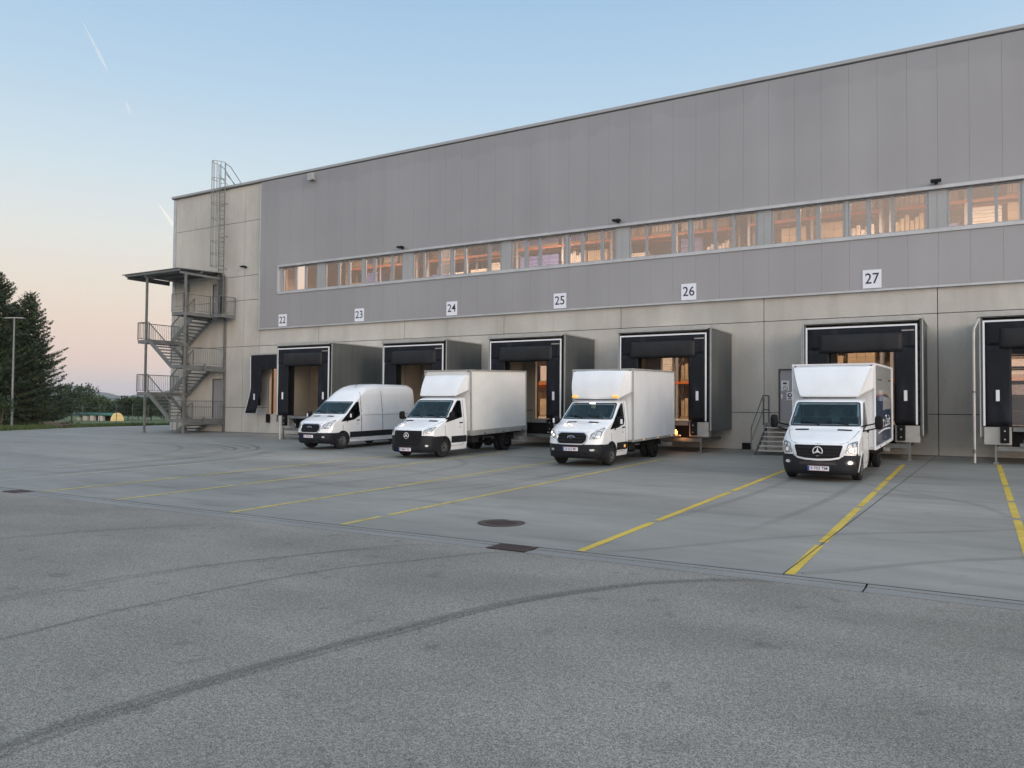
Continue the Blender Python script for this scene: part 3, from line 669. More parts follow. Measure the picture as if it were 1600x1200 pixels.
        mb = MB(); mb.box(s_*1.46-.03,s_*1.46+.03,yf+.05,yf+.11,.06+gz(yf),.565); mb.box(s_*1.46-.075,s_*1.46+.075,yf+.0,yf+.16,gz(yf)-.02,gz(yf)+.06); mb.build('leg', M_GALV, t)
    mb = MB(); mb.box(-1.42,1.42,yf+.06,yf+.12,.37,.51); mb.box(-1.42,-1.36,yf+.13,-.02,.40,.51); mb.box(1.36,1.42,yf+.13,-.02,.40,.51); mb.build('beam', M_GALV, t)
    mb = MB(); mb.box(-.82,-.52,yf-.03,yf+.05,.512,.62); mb.box(-.72,-.62,yf-.02,yf+.04,.622,.74); mb.build('leveller_foot', M_GALV, t)
    # rolled up or closed sectional door in the wall opening
    if shut:
        mb = MB()
        for k in range(6):
            z0 = DZ0+.02+k*.49
            if k in (0,): 
                for q in range(6): mb.box(-DW,DW,.10,.14+.01*(q%2),z0+q*.08,z0+q*.08+.077)
            elif k in (1,5):
                mb.box(-DW,DW,.10,.14,z0,z0+.48)
            else:
                mb.box(-DW,DW,.10,.14,z0,z0+.07); mb.box(-DW,DW,.10,.14,z0+.42,z0+.48)
                for q in range(4): mb.box(-DW+q*(2*DW-.06)/3,-DW+q*(2*DW-.06)/3+.06,.10,.14,z0+.07,z0+.42)
        dd = mb.build('sectional_door', M_DOOR, t)
        mb = MB()
        for k in (2,3,4):
            z0 = DZ0+.02+k*.49; mb.add([(-DW,.12,z0+.07),(DW,.12,z0+.07),(DW,.12,z0+.42),(-DW,.12,z0+.42)], [(0,1,2,3)])
        mb.build('door_glazing', M_PANE, dd)
    else:
        mb = MB(); mb.box(-DW-.02,-DW+.06,.03,.2,DZ0,DZ1); mb.box(DW-.06,DW+.02,.03,.2,DZ0,DZ1); mb.box(-DW+.06,DW-.06,.03,.2,DZ1-.22,DZ1); mb.build('door_track', M_INSUL, t)
    return t
for n, xc in DOCKS.items():
    if n == 22: continue
    dock(n, xc, 4.0 if n == 23 else 2.95, 1.86, 1.86, LAB[n], shut=(n == 28))
# dock 22 has only a shallow shelter on the wall, its foot pushed out of line
t = thing('dock_shelter', 'flat black dock shelter without housing, farthest along the wall, foot pushed askew', 'loading dock', (DOCKS[22],0,0), 0, 'loading docks along the front wall')
mb = MB(); hw = 1.86
def sk(x, z): return -.36*max(0,(2.6-z)/1.5)**1.3 if x < 0 else 0
for s_ in (-1,1):
    rows = []
    for i in range(16):
        z = 1.17+(4.45-1.17)*i/15; x0, x1 = (-hw, -1.0) if s_ < 0 else (1.0, hw)
        rows.append([(x0+(x1-x0)*k/6+sk(s_,z), -.72+.012*math.sin(k+i*.3)-(.10*max(0,(2.6-z)/1.5) if s_<0 else 0), z) for k in range(7)])
    m_ = MB(); m_.grid(rows); c = m_.build('side_curtain', M_RUBBER, t, smooth=60); sol = c.modifiers.new('thick','SOLIDIFY'); sol.thickness = .02
    m_ = MB(); zz = [r[3] for r in rows]; p = rows[5][3]; m_.box(p[0]-.05,p[0]+.05,p[1]-.05,p[1]-.02,1.94,2.29); m_.build('marker_plate', M_WHITEF, c)
    m_ = MB()
    for i in range(15):
        e0, e1 = rows[i][0 if s_ < 0 else 6], rows[i+1][0 if s_ < 0 else 6]; m_.bar((e0[0]-.03*-s_,e0[1],e0[2]),(e1[0]-.03*-s_,e1[1],e1[2]),.05,.02)
    m_.build('rim', M_WHITEF, t)
m_ = MB(); m_.box(-hw,hw,-.735,-.715,3.7,4.5); m_.build('head_curtain', M_RUBBER, t)
m_ = MB(); m_.box(-hw-.05,hw+.05,-.75,-.01,4.52,4.60); m_.build('roof_trim', M_GREYAL, t)
m_ = MB(); m_.box(-hw,-hw+.03,-.70,-.02,1.6,4.5); m_.box(hw-.03,hw,-.70,-.02,1.2,4.5); m_.build('shelter_side', M_FLAP, t)
m_ = MB(); m_.box(-1.25,-1.0,-.12,-.005,.62,1.12); m_.build('bumper', M_BUMP, t); m_ = MB(); m_.box(1.0,1.25,-.12,-.005,.62,1.12); m_.build('bumper', M_BUMP, t)
m_ = MB(); m_.box(-DW-.02,-DW+.09,.03,.2,DZ0,DZ1); m_.box(DW-.09,DW+.02,.03,.2,DZ0,DZ1); m_.build('door_track', M_INSUL, t)

# ------------------------------------------------------------------ signs, lamps, pipes on the wall
for n, xc in {22:-34.27,23:-28.47,24:-22.42,25:-16.38,26:-10.32,27:-3.30}.items():
    t = thing('number_sign', 'white number sign reading %d on the grey cladding' % n, 'sign', (xc,-.105,6.52), 0, 'dock number signs')
    mb = MB(); mb.box(-.32,.32,-.02,.0,-.345,.345); mb.build('plate', M_SIGN, t)
    mb = text_mesh(str(n), .56, .50 if n != 27 else .48, .004); mb.v = [(p[0],-.023,p[2]) for p in mb.v]; mb.build('digits', M_INK, t, recalc=False)
def floodlight(x, z, lab, y=-.11):
    t = thing('floodlight', lab, 'floodlight', (x,y,z), 0, 'floodlights above the windows')
    mb = MB(); mb.box(-.05,.05,-.16,0,-.04,.04); mb.build('bracket', M_CHASS, t)
    mb = MB(); mb.box(-.17,.17,-.36,-.12,-.005,.065); mb.box(-.14,.14,-.33,-.15,-.02,-.007); mb.build('lamp_body', M_PLAST, t)
floodlight(-25.54, 9.83, 'small dark floodlight above the window strip, the one above sign 24')
floodlight(-13.5, 9.83, 'small dark floodlight above the window strip, between signs 25 and 26')
floodlight(-1.17, 9.83, 'small dark floodlight above the window strip, nearest the right edge')
floodlight(-37.52, 9.86, 'small dark floodlight on the bare concrete beside the ladder', 0)
t = thing('wall_box', 'small pale box fixed high on the cladding just under the roof edge', 'wall box', (-32.05,-.105,14.5))
mb = MB(); mb.box(-.2,.2,-.25,0,-.2,.2); mb.build('box', M_PANEL, t, bevel=.02); mb = MB(); mb.box(-.15,.15,-.3,-.26,-.24,-.1); mb.build('lens', M_GREYAL, t)
t = thing('drainpipe', 'grey downpipe running from roof trim to the ground at the right edge dock', 'drainpipe', (-.02,-2.95,0))
mb = MB(); mb.tube([(.12,.02,4.6),(.06,-.02,4.45),(-.02,-.08,4.25),(-.03,-.10,4.0),(-.03,-.10,gz(-3)+.02)], .045, 10); mb.build('pipe', M_GREYAL, t, smooth=50)
mb = MB(); mb.tube([(-.03,-.10,.28),(-.03,-.10,.40)],.055,10); mb.tube([(-.03,-.10,2.2),(-.03,-.10,2.26)],.055,10); mb.build('clip', M_GALV, t)
t = thing('drainpipe', 'grey downpipe at the corner of the dock housing under sign 27', 'drainpipe', (-5.28,-2.9,0))
mb = MB(); mb.tube([(.06,.02,4.6),(.0,-.02,4.4),(-.01,-.02,4.2),(-.01,-.02,gz(-3)+.02)], .04, 10); mb.build('pipe', M_GREYAL, t, smooth=50)
t = thing('drainpipe', 'thin pale downpipe at the left foot of the deepest dock housing', 'drainpipe', (DOCKS[23]-1.62,-3.98,0))
mb = MB(); mb.tube([(0,0,1.1),(0,0,gz(-4))], .045, 8); mb.build('pipe', M_CREAM, t, smooth=50)
t = thing('wall_vent', 'low black vent box on the wall beside the steel stairs', 'vent', (-7.95,0,0))
mb = MB(); mb.box(-.17,.17,-.10,-.003,.02,.27)
for k in range(5): mb.box(-.15,.15,-.12,-.103,.05+k*.04,.07+k*.04)
mb.build('box', M_BUMP, t)
def notice(x, z, w, h, lab, kind):
    t = thing('notice_plate', lab, 'sign', (x,.075,z)); mb = MB(); mb.box(-w/2,w/2,-.012,0,-h/2,h/2); mb.build('plate', M_WHITEF, t)
    mb = MB()
    if kind == 0:
        ring = [(math.cos(a_*math.pi/12)*.085, -.016, -.10+math.sin(a_*math.pi/12)*.085) for a_ in range(24)]; mb.tube(ring, .008, 4, True)
        mb.bar((-.06,-.016,-.04),(.06,-.016,-.16),.014,.008); mb.prism([(-.09,.06),(.09,.06),(.03,.11),(.06,.15),(-.02,.12),(-.07,.14)],-.018,-.013)
    else:
        mb.lathe([(-.018,.085),(-.013,.085)], 20, 'y', (0,0,.03)); mb.cur = 1; mb.lathe([(-.022,.045),(-.019,.045)], 12, 'y', (.01,0,.04)); mb.cur = 0; mb.box(-.07,.07,-.016,-.0125,-.12,-.09)
    mb.build('pictogram', [M_INK, M_WHITEF], t)
notice(-6.47,2.56,.30,.40,'upper white prohibition notice on the grey steel door',0)
notice(-6.30,2.15,.24,.32,'lower white notice with dark disc on the grey steel door',1)

# steel stairs to the door
t = thing('door_steps', 'short galvanised steel stairs with handrail up to the grey door', 'stairs', (-6.25,0,0))
zl = 1.11; n = 7; X0, X1 = -.80, .62
mb = MB(); mb.box(X0,X1,-1.0,-.02,zl-.04,zl); mb.box(X0,X1,-1.03,-1.0,zl-.14,zl); mb.build('landing', M_GALVD, t)
for k in range(1, n):
    z = zl-k*(zl+.03)/n; y = -1.0-(k-.5)*.27
    mb = MB(); mb.box(X0,X1,y-.13,y+.13,z-.045,z); mb.build('tread', M_GREYAL, t)
for x in (X0+.10, X1-.06):
    mb = MB(); mb.bar((x,-1.0,zl-.12),(x,-2.85,gz(-3)+.02),.04,.16); mb.build('stringer', M_GALVD, t)
for x in (X0-.03,):
    mb = MB(); P0, P1, P2 = (x,-.05,zl+1.05), (x,-1.0,zl+1.05), (x,-2.85,gz(-3)+1.0)
    mb.tube([P0,P1,P2],.024,8); mb.tube([(x,-.05,zl+.5),(x,-1.0,zl+.5),(x,-2.85,gz(-3)+.5)],.018,8)
    for (y, z0) in ((-.05,zl-.02),(-1.0,zl-.1),(-2.85,gz(-3))): mb.tube([(x,y,z0),(x,y,z0+1.05 if y > -2 else gz(-3)+1.0)],.022,8)
    mb.build('handrail', M_GALV, t, smooth=50)
mb = MB(); mb.box(X0+.05,X0+.10,-.95,-.90,0,zl-.04); mb.box(X1-.10,X1-.05,-.95,-.90,0,zl-.04); mb.build('support', M_GALVD, t)

# ------------------------------------------------------------------ escape stair tower
ST = thing('escape_stairs', 'galvanised switchback escape stairs with corrugated canopy against the concrete end wall', 'stairs', (-41.0,-1.5,0))
def sp(x, y, z): return (x+41.0, y+1.5, z)
YF, YB = -2.95, -.12                 # front and back of the tower
LXA, LXB, RXA, RXB = -43.5, -42.45, -40.35, -39.25
ZL_ = [2.37, 5.50]; ZR_ = [.80, 3.94, 7.02]
# canopy
mb = MB(); rows = []
nx = 66
for i in range(nx*2+1):
    x = -44.85+(44.85-39.45)*i/(nx*2); ph = i % 4; dz = .045 if ph in (1,2) else 0
    rows.append([sp(x,-3.2,9.50+dz), sp(x,-.02,9.66+dz)])
mb.grid(rows); c = mb.build('canopy', M_GALV, ST); so_ = c.modifiers.new('thick','SOLIDIFY'); so_.thickness = .012
mb = MB()
for y in (-3.1,-1.6,-.12): mb.box(*[sp(-44.6,0,0)[0], sp(-39.5,0,0)[0]], y+1.5-.04, y+1.5+.04, 9.37+(.05*(y+3.1)), 9.49+(.05*(y+3.1)))
for x in (-44.5,-42.8,-39.55): mb.box(x+41-.04,x+41+.04,-3.05+1.5,-.17+1.5,9.24,9.365 if x > -44 else 9.505)
mb.build('canopy_beam', M_GALVD, ST)
for (x, y) in ((-42.78,-2.9),(-39.20,-2.9),(-39.20,-.10),(-42.78,-.10)):
    mb = MB(); mb.box(x+41-.055,x+41+.055,y+1.5-.055,y+1.5+.055,gz(y),9.24 if (y < -1 or x < -41) else 6.9); mb.box(x+41-.13,x+41+.13,y+1.5-.13,y+1.5+.13,gz(y)-.02,gz(y)+.02); mb.build('post', M_GALV, ST)
def platform(x0, x1, y0, y1, z):
    mb = MB(); mb.box(x0+41+.05,x1+41-.05,y0+1.5+.05,y1+1.5,z-.045,z-.005)
    mb.box(x0+41,x1+41,y0+1.5,y0+1.5+.045,z-.20,z+.0); mb.box(x0+41,x0+41+.045,y0+1.5+.05,y1+1.5,z-.20,z+.0); mb.box(x1+41-.045,x1+41,y0+1.5+.05,y1+1.5,z-.20,z+.0)
    mb.build('landing', M_GALVD, ST)
def railing(pts, step=.125, h=1.05, posts=True):
    mb = MB(); P = [Vector(sp(*p)) for p in pts]
    for a_, b_ in zip(P, P[1:]):
        mb.bar(a_+Vector((0,0,h)), b_+Vector((0,0,h)), .045, .045); mb.bar(a_+Vector((0,0,.10)), b_+Vector((0,0,.10)), .025, .025)
        L = Vector((b_.x-a_.x, b_.y-a_.y, 0)).length; n_ = max(1, int(L/step))
        for k in range(n_+1):
            p = a_.lerp(b_, k/n_); mb.bar(p+Vector((0,0,0 if k in (0,n_) else .10)), p+Vector((0,0,h)), .04 if k in (0,n_) else .014)
    mb.build('railing', M_GALV, ST)
def flight(xa, za_, xb, zb_, y0, y1, out):
    n_ = max(3, round(abs(zb_-za_)/.20)); 
    for y in (y0+.02, y1-.02): mb = MB(); mb.bar(sp(xa,y,za_-.08), sp(xb,y,zb_-.08), .03, .22); mb.build('stringer', M_GALVD, ST)
    for k in range(1, n_):
        f = k/n_; x = xa+(xb-xa)*f; z = za_+(zb_-za_)*f; mb = MB(); mb.box(x+41-.15,x+41+.15,y0+1.5+.04,y1+1.5-.04,z-.06,z); mb.build('tread', M_GALV, ST)
    for y in out: railing([(xa,y,za_),(xb,y,zb_)], .14, .98)
for z in ZL_:
    platform(LXA, LXB, YF, YB, z)
    railing([(LXB,YF,z),(LXA,YF,z),(LXA,YB,z)])
for z in ZR_:
    platform(RXA, RXB, YF, YB, z)
    railing([(RXA,YF,z),(RXB,YF,z)] + ([(RXB,YB,z)] if z < 6 else [(RXB,-1.15,z)]))
platform(-39.24, -38.30, -1.15, YB, 7.02); railing([(-39.24,-1.15,7.02),(-38.30,-1.15,7.02),(-38.30,YB,7.02)])
YM = -1.52
flight(-41.75, gz(-1)+.02, RXA, ZR_[0], YM+.05, YB, (YM+.09,))
flight(RXA, ZR_[0], LXB, ZL_[0], YF, YM-.05, (YF+.03,))
flight(LXB, ZL_[0], RXA, ZR_[1], YM+.05, YB, (YM+.09,))
flight(RXA, ZR_[1], LXB, ZL_[1], YF, YM-.05, (YF+.03,))
flight(LXB, ZL_[1], RXA, ZR_[2], YM+.05, YB, (YM+.09,))
for z in (ZR_[0], ZR_[1]):
    mb = MB(); mb.box(RXB+41+.01,RXB+41+.08,-2.95+1.5,-.1+1.5,z-.32,z-.18); mb.box(RXB+41+.081,RXB+41+.12,-1.55+1.5-.06,-1.55+1.5+.06,z-.34,z+.12); mb.build('side_beam', M_GALV, ST)
t = thing('wall_lamp', 'small oval wall lamp above the lowest stair door', 'lamp', (-39.95,-.002,3.48)); mb = MB(); mb.box(-.16,.16,-.10,0,-.06,.06); mb.build('body', M_CREAM, t, bevel=.03)
# caged roof ladder
LD = thing('roof_ladder', 'thin caged steel ladder rising up the concrete wall over the roof edge', 'ladder', (-39.45,-.28,0))
for s_ in (-1,1): mb = MB(); mb.tube([(s_*.24,0,7.05),(s_*.24,0,16.35)],.028,6); mb.build('rail', M_GALV, LD)
for k in range(30): mb = MB(); mb.tube([(-.24,0,7.3+k*.28),(.24,0,7.3+k*.28)],.014,5); mb.build('rung', M_GALV, LD)
hoop = lambda z, y0=-0.0: [(.34*math.cos(a_), -.05-.68*math.sin(a_)*1.0, z) for a_ in [math.pi*k/14 for k in range(15)]]
mb = MB()
for z in (10.0,10.75,11.5,12.9,13.8,15.3,16.35): mb.tube(hoop(z),.018,5)
for k in range(0,15,2):
    p = hoop(10)[k]; mb.tube([(p[0],p[1],10.0),(p[0],p[1],16.35)],.015,5)
mb.build('cage', M_GALV, LD)
for s_ in (-1,1):
    mb = MB(); mb.tube([(s_*.30,0,16.3),(s_*.30,.35,16.2),(s_*.32,1.5,15.05)],.022,6); mb.build('return_rail', M_GALV, LD, smooth=50)
    mb = MB(); mb.tube([(s_*.30,0,15.7),(s_*.32,.9,15.05)],.018,6); mb.build('return_rail', M_GALV, LD)
    for z in (8.2,9.9,11.9,13.9): mb = MB(); mb.bar((s_*.24,0,z),(s_*.24,.275,z),.03); mb.build('bracket', M_GALV, LD)
mb = MB(); mb.box(-.28,.28,.03,.09,7.03,9.5); mb.build('climb_guard', M_HOUS, LD)

# ------------------------------------------------------------------ vehicles
# local frame: x across, y from the front bumper backwards, z up from the ground; the front looks along -Y
def sidew(z, H):
    T = H['side']; return float(np.interp(z, [p[0] for p in T], [p[1] for p in T]))
class Shell:
    def __init__(s, H):
        s.H = H; C = H['prof']; pts = []; cs = []
        for i in range(len(C)-1):
            (y0,z0),(y1,z1) = C[i],C[i+1]; n = max(2, int(math.hypot(y1-y0,z1-z0)/.035))
            for k in range(n): t = k/n; pts.append((y0+(y1-y0)*t, z0+(z1-z0)*t)); cs.append(i+t)
        pts.append(C[-1]); cs.append(len(C)-1); P = np.array(pts)
        for _ in range(H.get('smooth',4)):
            Q = P.copy(); Q[1:-1] = .25*P[:-2]+.5*P[1:-1]+.25*P[2:]; P = Q
        s.P = P; s.c = np.array(cs)
        bt = H['bow']; s.bow = np.interp(s.c, [b[0] for b in bt], [b[1] for b in bt])
        ct = H['crown']; s.crn = np.interp(s.c, [b[0] for b in ct], [b[1] for b in ct])
        s.ye = P[:,0]+s.bow; s.ze = P[:,1]-s.crn
    def taper(s, y):
        H = s.H; k = max(0, (H['ty']-y)/H['ty']); r = 1-H['tk']*k*k
        if 'rear' in H and y > H['rear']-.5: r *= 1-.03*((y-H['rear']+.5)/.5)**2
        return r
    def sx(s, y, z): return sidew(z, s.H)*s.taper(y)
    def front(s, i, u):
        w = s.sx(s.ye[i], s.ze[i]); a = abs(u)
        return Vector((w*u, s.P[i,0]+s.bow[i]*(.32*a*a+.68*a**5), s.P[i,1]-s.crn[i]*a**5))
    def fpt(s, x, z, i0=0, i1=None, off=0.0):
        """point of the front/top skin at across x and height z"""
        i1 = i1 or len(s.c)-1; u = 0
        for _ in range(5):
            zz = s.P[i0:i1+1,1]-s.crn[i0:i1+1]*abs(u)**5; f = float(np.interp(z, zz, np.arange(i0,i1+1)))
            k = int(min(f, len(s.c)-2)); q = f-k
            w = (1-q)*s.sx(s.ye[k],s.ze[k])+q*s.sx(s.ye[k+1],s.ze[k+1]); u = max(-1, min(1, x/w))
        p = s.front(k,u).lerp(s.front(k+1,u), q)
        if off:
            t1 = s.front(k+1,u)-s.front(k,u); t2 = s.front(k,min(1,u+.03))-s.front(k,max(-1,u-.03)); nn = t2.cross(t1).normalized()
            if nn.y > 0 and abs(nn.y) > .2: nn = -nn
            if nn.z < -.5: nn = -nn
            p = p+nn*off
        return p
    def spt(s, y, z, sgn, off=0.0): return Vector((sgn*(s.sx(y,z)+off), y, z))
def inside(poly, x, y):
    r = False; n = len(poly); j = n-1
    for i in range(n):
        if (poly[i][1] > y) != (poly[j][1] > y) and x < (poly[j][0]-poly[i][0])*(y-poly[i][1])/(poly[j][1]-poly[i][1])+poly[i][0]: r = not r
        j = i
    return r
def rounded(poly, r=.04, n=4):
    out = []; m = len(poly)
    for i in range(m):
        p0, p, p1 = Vector(poly[i-1]), Vector(poly[i]), Vector(poly[(i+1)%m])
        a, b = (p0-p), (p1-p); rr = min(r, a.length*.45, b.length*.45); A, B = p+a.normalized()*rr, p+b.normalized()*rr
        for k in range(n+1):
            t = k/n; out.append(tuple((1-t)**2*A+2*t*(1-t)*p+t*t*B))
    return out
def dens(poly, d=.05):
    out = []; m = len(poly)
    for i in range(m):
        a, b = Vector(poly[i]), Vector(poly[(i+1)%m]); k = max(1, int((b-a).length/d))
        for q in range(k): out.append(tuple(a.lerp(b, q/k)))
    return out
def shrink(poly, d):
    m = len(poly); c = sum((Vector(p) for p in poly), Vector((0,0)))/m
    ar = sum(poly[i-1][0]*poly[i][1]-poly[i][0]*poly[i-1][1] for i in range(m)); sg = 1 if ar > 0 else -1
    out = []
    for i in range(m):
        t = Vector(poly[(i+1)%m])-Vector(poly[i-1]); n_ = Vector((-t.y,t.x)).normalized()*sg*d if t.length > 1e-6 else Vector((0,0)); out.append(tuple(Vector(poly[i])+n_))
    return out
def patch(mb, poly, fn, rings=(0,.35,.7), rim=None, seg=.05, inset=None):
    """fill an outline with rings of faces that follow a surface fn(p, offset); rim sinks the edge"""
    P = dens(poly, seg); c = sum((Vector(p) for p in P), Vector((0,0)))/len(P); rows = []
    if rim is not None: rows.append([fn(p, rim) for p in P])
    for t in rings: rows.append([fn(tuple(Vector(p).lerp(c, t)), None) for p in P])
    mb.grid([r+[r[0]] for r in rows]); o = len(mb.v); mb.add([fn(tuple(c), None)], []); m = len(P)+1; b = o-m
    for k in range(m-1): mb.f.append((b+k, b+k+1, o)); mb.mi.append(mb.cur)
def ringpatch(mb, po, pi, fn):
    a = [fn(p, None) for p in po]; b = [fn(p, None) for p in pi]; mb.grid([a+[a[0]], b+[b[0]]])

def wheel(parent, x, y, r, w, sgn, steer=0.0, dual=False, hub=True):
    e = bpy.data.objects.new('wheel', None); COL.objects.link(e); e.parent = parent; e.location = (x, y, r); e.rotation_euler = (0,0,steer)
    mb = MB(); rr = r*.64
    for k in ((0,) if not dual else (0, -sgn*(w+.05))):
        prof = [(-w/2,rr),(-w/2,r*.80),(-w*.46,r*.93),(-w*.36,r*.985),(-w*.2,r),(-w*.19,r*.975),(-w*.15,r*.975),(-w*.14,r),(w*.14,r),(w*.15,r*.975),(w*.19,r*.975),(w*.2,r),(w*.36,r*.985),(w*.46,r*.93),(w/2,r*.80),(w/2,rr)]
        mb.lathe([(h+k, q) for h, q in prof], 36, 'x')
    mb.build('tyre', M_TYRE, e, smooth=40)
    mb = MB(); f = sgn*w/2; i_ = -sgn
    if dual: prof = [(f,rr),(f+i_*.015,rr*.95),(f+i_*.12,rr*.80),(f+i_*.13,rr*.45),(f+i_*.02,rr*.42),(f+i_*.01,rr*.2),(f+i_*.01,.001)]
    else: prof = [(f,rr),(f+i_*.012,rr*.96),(f+i_*.05,rr*.90),(f+i_*.045,rr*.62),(f+i_*.005,rr*.55),(f-i_*.004,rr*.40),(f+i_*.012,rr*.30),(f+i_*.012,.001)]
    mb.lathe(prof, 32, 'x')
    for k in range(8):
        a = 2*math.pi*k/8; mb.lathe([(f+i_*.02-sgn*.0,.016),(f+sgn*.012,.014)], 6, 'x', (0,math.cos(a)*rr*.47,math.sin(a)*rr*.47))
    mb.build('rim', M_RIM, e, smooth=40)
    mb = MB()
    for k in range(10):
        a = 2*math.pi*(k+.5)/10; mb.lathe([(f+i_*.046,rr*.085),(f+i_*.036,rr*.085)], 10, 'x', (0,math.cos(a)*rr*.76,math.sin(a)*rr*.76))
    mb.build('rim_holes', M_BUMP, e)
    return e

def front_index(S, z):  # profile index on the front/hood part at centre height z
    return int(np.searchsorted(S.P[:,1], z))

def build_van(t, H):
    """body shell, glass, bumper, lamps ... under the thing t"""
    S = Shell(H); zb = H['zb']; NU = 41; us = np.linspace(-1,1,NU); n = len(S.c)
    ws = dens(rounded(H['wscreen'], .07), .04)          # outline in (x,z)
    wsin = shrink(ws, .045)
    sw = dens(rounded(H['swin'], .05), .04); swin = shrink(sw, .03)
    hull = MB(); bump = MB(); V = [[S.front(i,u) for u in us] for i in range(n)]
    cws0, cws1 = H['cws']
    for i in range(n-1):
        for j in range(NU-1):
            q = [V[i][j],V[i][j+1],V[i+1][j+1],V[i+1][j]]; cm = sum(q,Vector())/4; c = (S.c[i]+S.c[i+1])/2
            if cws0 < c < cws1 and all(inside(wsin,p.x,p.z) for p in q): continue
            (bump if (c < H['cb'] or ('zside' in H and cm.z < H['zside'] and abs(cm.x) > H['xside'])) else hull).add(q, [(0,1,2,3)])
    # sides
    ar = H['arches']; R = H['R']; K = 34; ist = int(np.argmax(S.c >= H['cs']))
    cols = [ist]
    for i in range(ist+1, n):
        if S.ye[i] > S.ye[cols[-1]]+.004: cols.append(i)
    for sgn in (-1,1):
        W = [[S.spt(S.ye[i], S.ze[i]+(zb-S.ze[i])*k/K, sgn) for k in range(K+1)] for i in cols]
        for a in range(len(cols)-1):
            for k in range(K):
                q = [W[a][k],W[a+1][k],W[a+1][k+1],W[a][k+1]]; cm = sum(q,Vector())/4
                if any(math.hypot(cm.y-ya, cm.z-za) < R-.01 for ya, za in ar): continue
                if all(inside(swin,p.y,p.z) for p in q): continue
                (bump if (cm.z < H['zbump'] and cm.y < ar[0][0]) else hull).add(q, [(0,1,2,3)])
    yend = S.ye[-1]; rear = [S.spt(yend, S.ze[-1]+(zb-S.ze[-1])*k/10, 1) for k in range(11)]; top = [V[-1][j] for j in range(NU)]
    poly = [Vector((p.x, yend, p.z)) for p in top] + rear[1:] + [Vector((-p.x,p.y,p.z)) for p in rear[::-1][:-1]]
    hull.add(poly, [tuple(range(len(poly)))])
    body = hull.build('body', M_WHITE, t, smooth=32); bm = bmesh.new(); bm.from_mesh(body.data); bmesh.ops.remove_doubles(bm, verts=bm.verts, dist=.0008); bmesh.ops.recalc_face_normals(bm, faces=bm.faces); bm.to_mesh(body.data); bm.free()
    body.data.polygons.foreach_set('use_smooth', [True]*len(body.data.polygons)); body.data.set_sharp_from_angle(angle=R_(32))
    b = bump.build('bumper', M_PLAST, t); bm = bmesh.new(); bm.from_mesh(b.data); bmesh.ops.remove_doubles(bm, verts=bm.verts, dist=.0008); bmesh.ops.recalc_face_normals(bm, faces=bm.faces); bm.to_mesh(b.data); bm.free()
    b.data.polygons.foreach_set('use_smooth', [True]*len(b.data.polygons)); b.data.set_sharp_from_angle(angle=R_(40))
    F = lambda off, i0=0, i1=None: (lambda p, o: S.fpt(p[0], p[1], i0, i1, off if o is None else o))
    iw0 = int(np.searchsorted(S.c, cws0-.6)); iw1 = min(n-1, int(np.searchsorted(S.c, cws1+.8)))
    fw = F(.006, iw0, iw1)
    # windscreen with black border
    mb = MB(); patch(mb, wsin, fw, (0,.25,.5,.75)); w = mb.build('windscreen', M_SCREEN, t, smooth=60)
    mb = MB(); fb = F(.008, iw0, iw1); ringpatch(mb, ws, shrink(ws,.04), fb)
    top_ = [p for p in H['wscreen']]; zt = max(p[1] for p in top_); zl_ = min(p[1] for p in top_)
    band = [p for p in shrink(ws,.03)]; bz = zl_+.10
    mb.build('screen_border', M_BLACK, w, smooth=60)
    mb = MB()          # wipers
    for x0, x1 in ((-.12,-.62),(.58,.06)):
        mb.tube([fb((x0,zl_+.03),.02), fb((x0*.5+x1*.5,zl_+.085),.03), fb((x1,zl_+.10),.025)], .010, 5)
    mb.build('wiper', M_BUMP, w)
    for sgn in (-1,1):
        fs = lambda p, o, sgn=sgn: S.spt(p[0],p[1],sgn,.005 if o is None else o)
        mb = MB(); patch(mb, swin, fs, (0,.3,.65)); g_ = mb.build('side_window', M_SIDEG, t, smooth=60)
        mb = MB(); ringpatch(mb, sw, shrink(sw,.034), lambda p,o,fs=fs: fs(p,.008)); 
        if 'qtr' in H: mb.bar(fs((H['qtr'],np.interp(H['qtr'],[H['swin'][0][0],H['swin'][1][0]],[H['swin'][0][1],H['swin'][1][1]])-.05),.01), fs((H['qtr'],H['qz']),.01), .03, .03)
        mb.build('window_border', M_BLACK, g_)
        # door seams, handle
        mb = MB(); f2 = lambda y,z,o=.002: S.spt(y,z,sgn,o)
        y0, y1 = H['door']; pth = [(y1,H['swt']+.05)]+[(y1,z) for z in np.linspace(H['swt'],H['zsill']+.12,8)]+[(y1-.08,H['zsill']+.03)]+[(y,H['zsill']+.03) for y in np.linspace(y1-.1,y0+.18,6)]+[(y0+.02,H['zsill']+.45),(y0-.02,H['swin'][0][1]-.12)]
        for p, q in zip(pth, pth[1:]): mb.bar(f2(*p), f2(*q), .011, .011)
        mb.build('door_seam', mat('seam',(.10,.10,.11),.8), body)
        mb = MB(); yh, zh = y1-.22, H['zh']; mb.bar(f2(yh-.07,zh,.03), f2(yh+.09,zh+.006,.03), .03, .035); mb.bar(f2(yh-.06,zh,0), f2(yh-.06,zh,.03), .03); mb.bar(f2(yh+.08,zh,0), f2(yh+.08,zh,.03), .03); mb.lathe([(sgn*(S.sx(yh,zh-.16))-.004,.022),(sgn*(S.sx(yh,zh-.16))+sgn*.006,.02)], 10,'x',(0,yh-.02,zh-.16))
        mb.build('door_handle', M_BUMP, t)
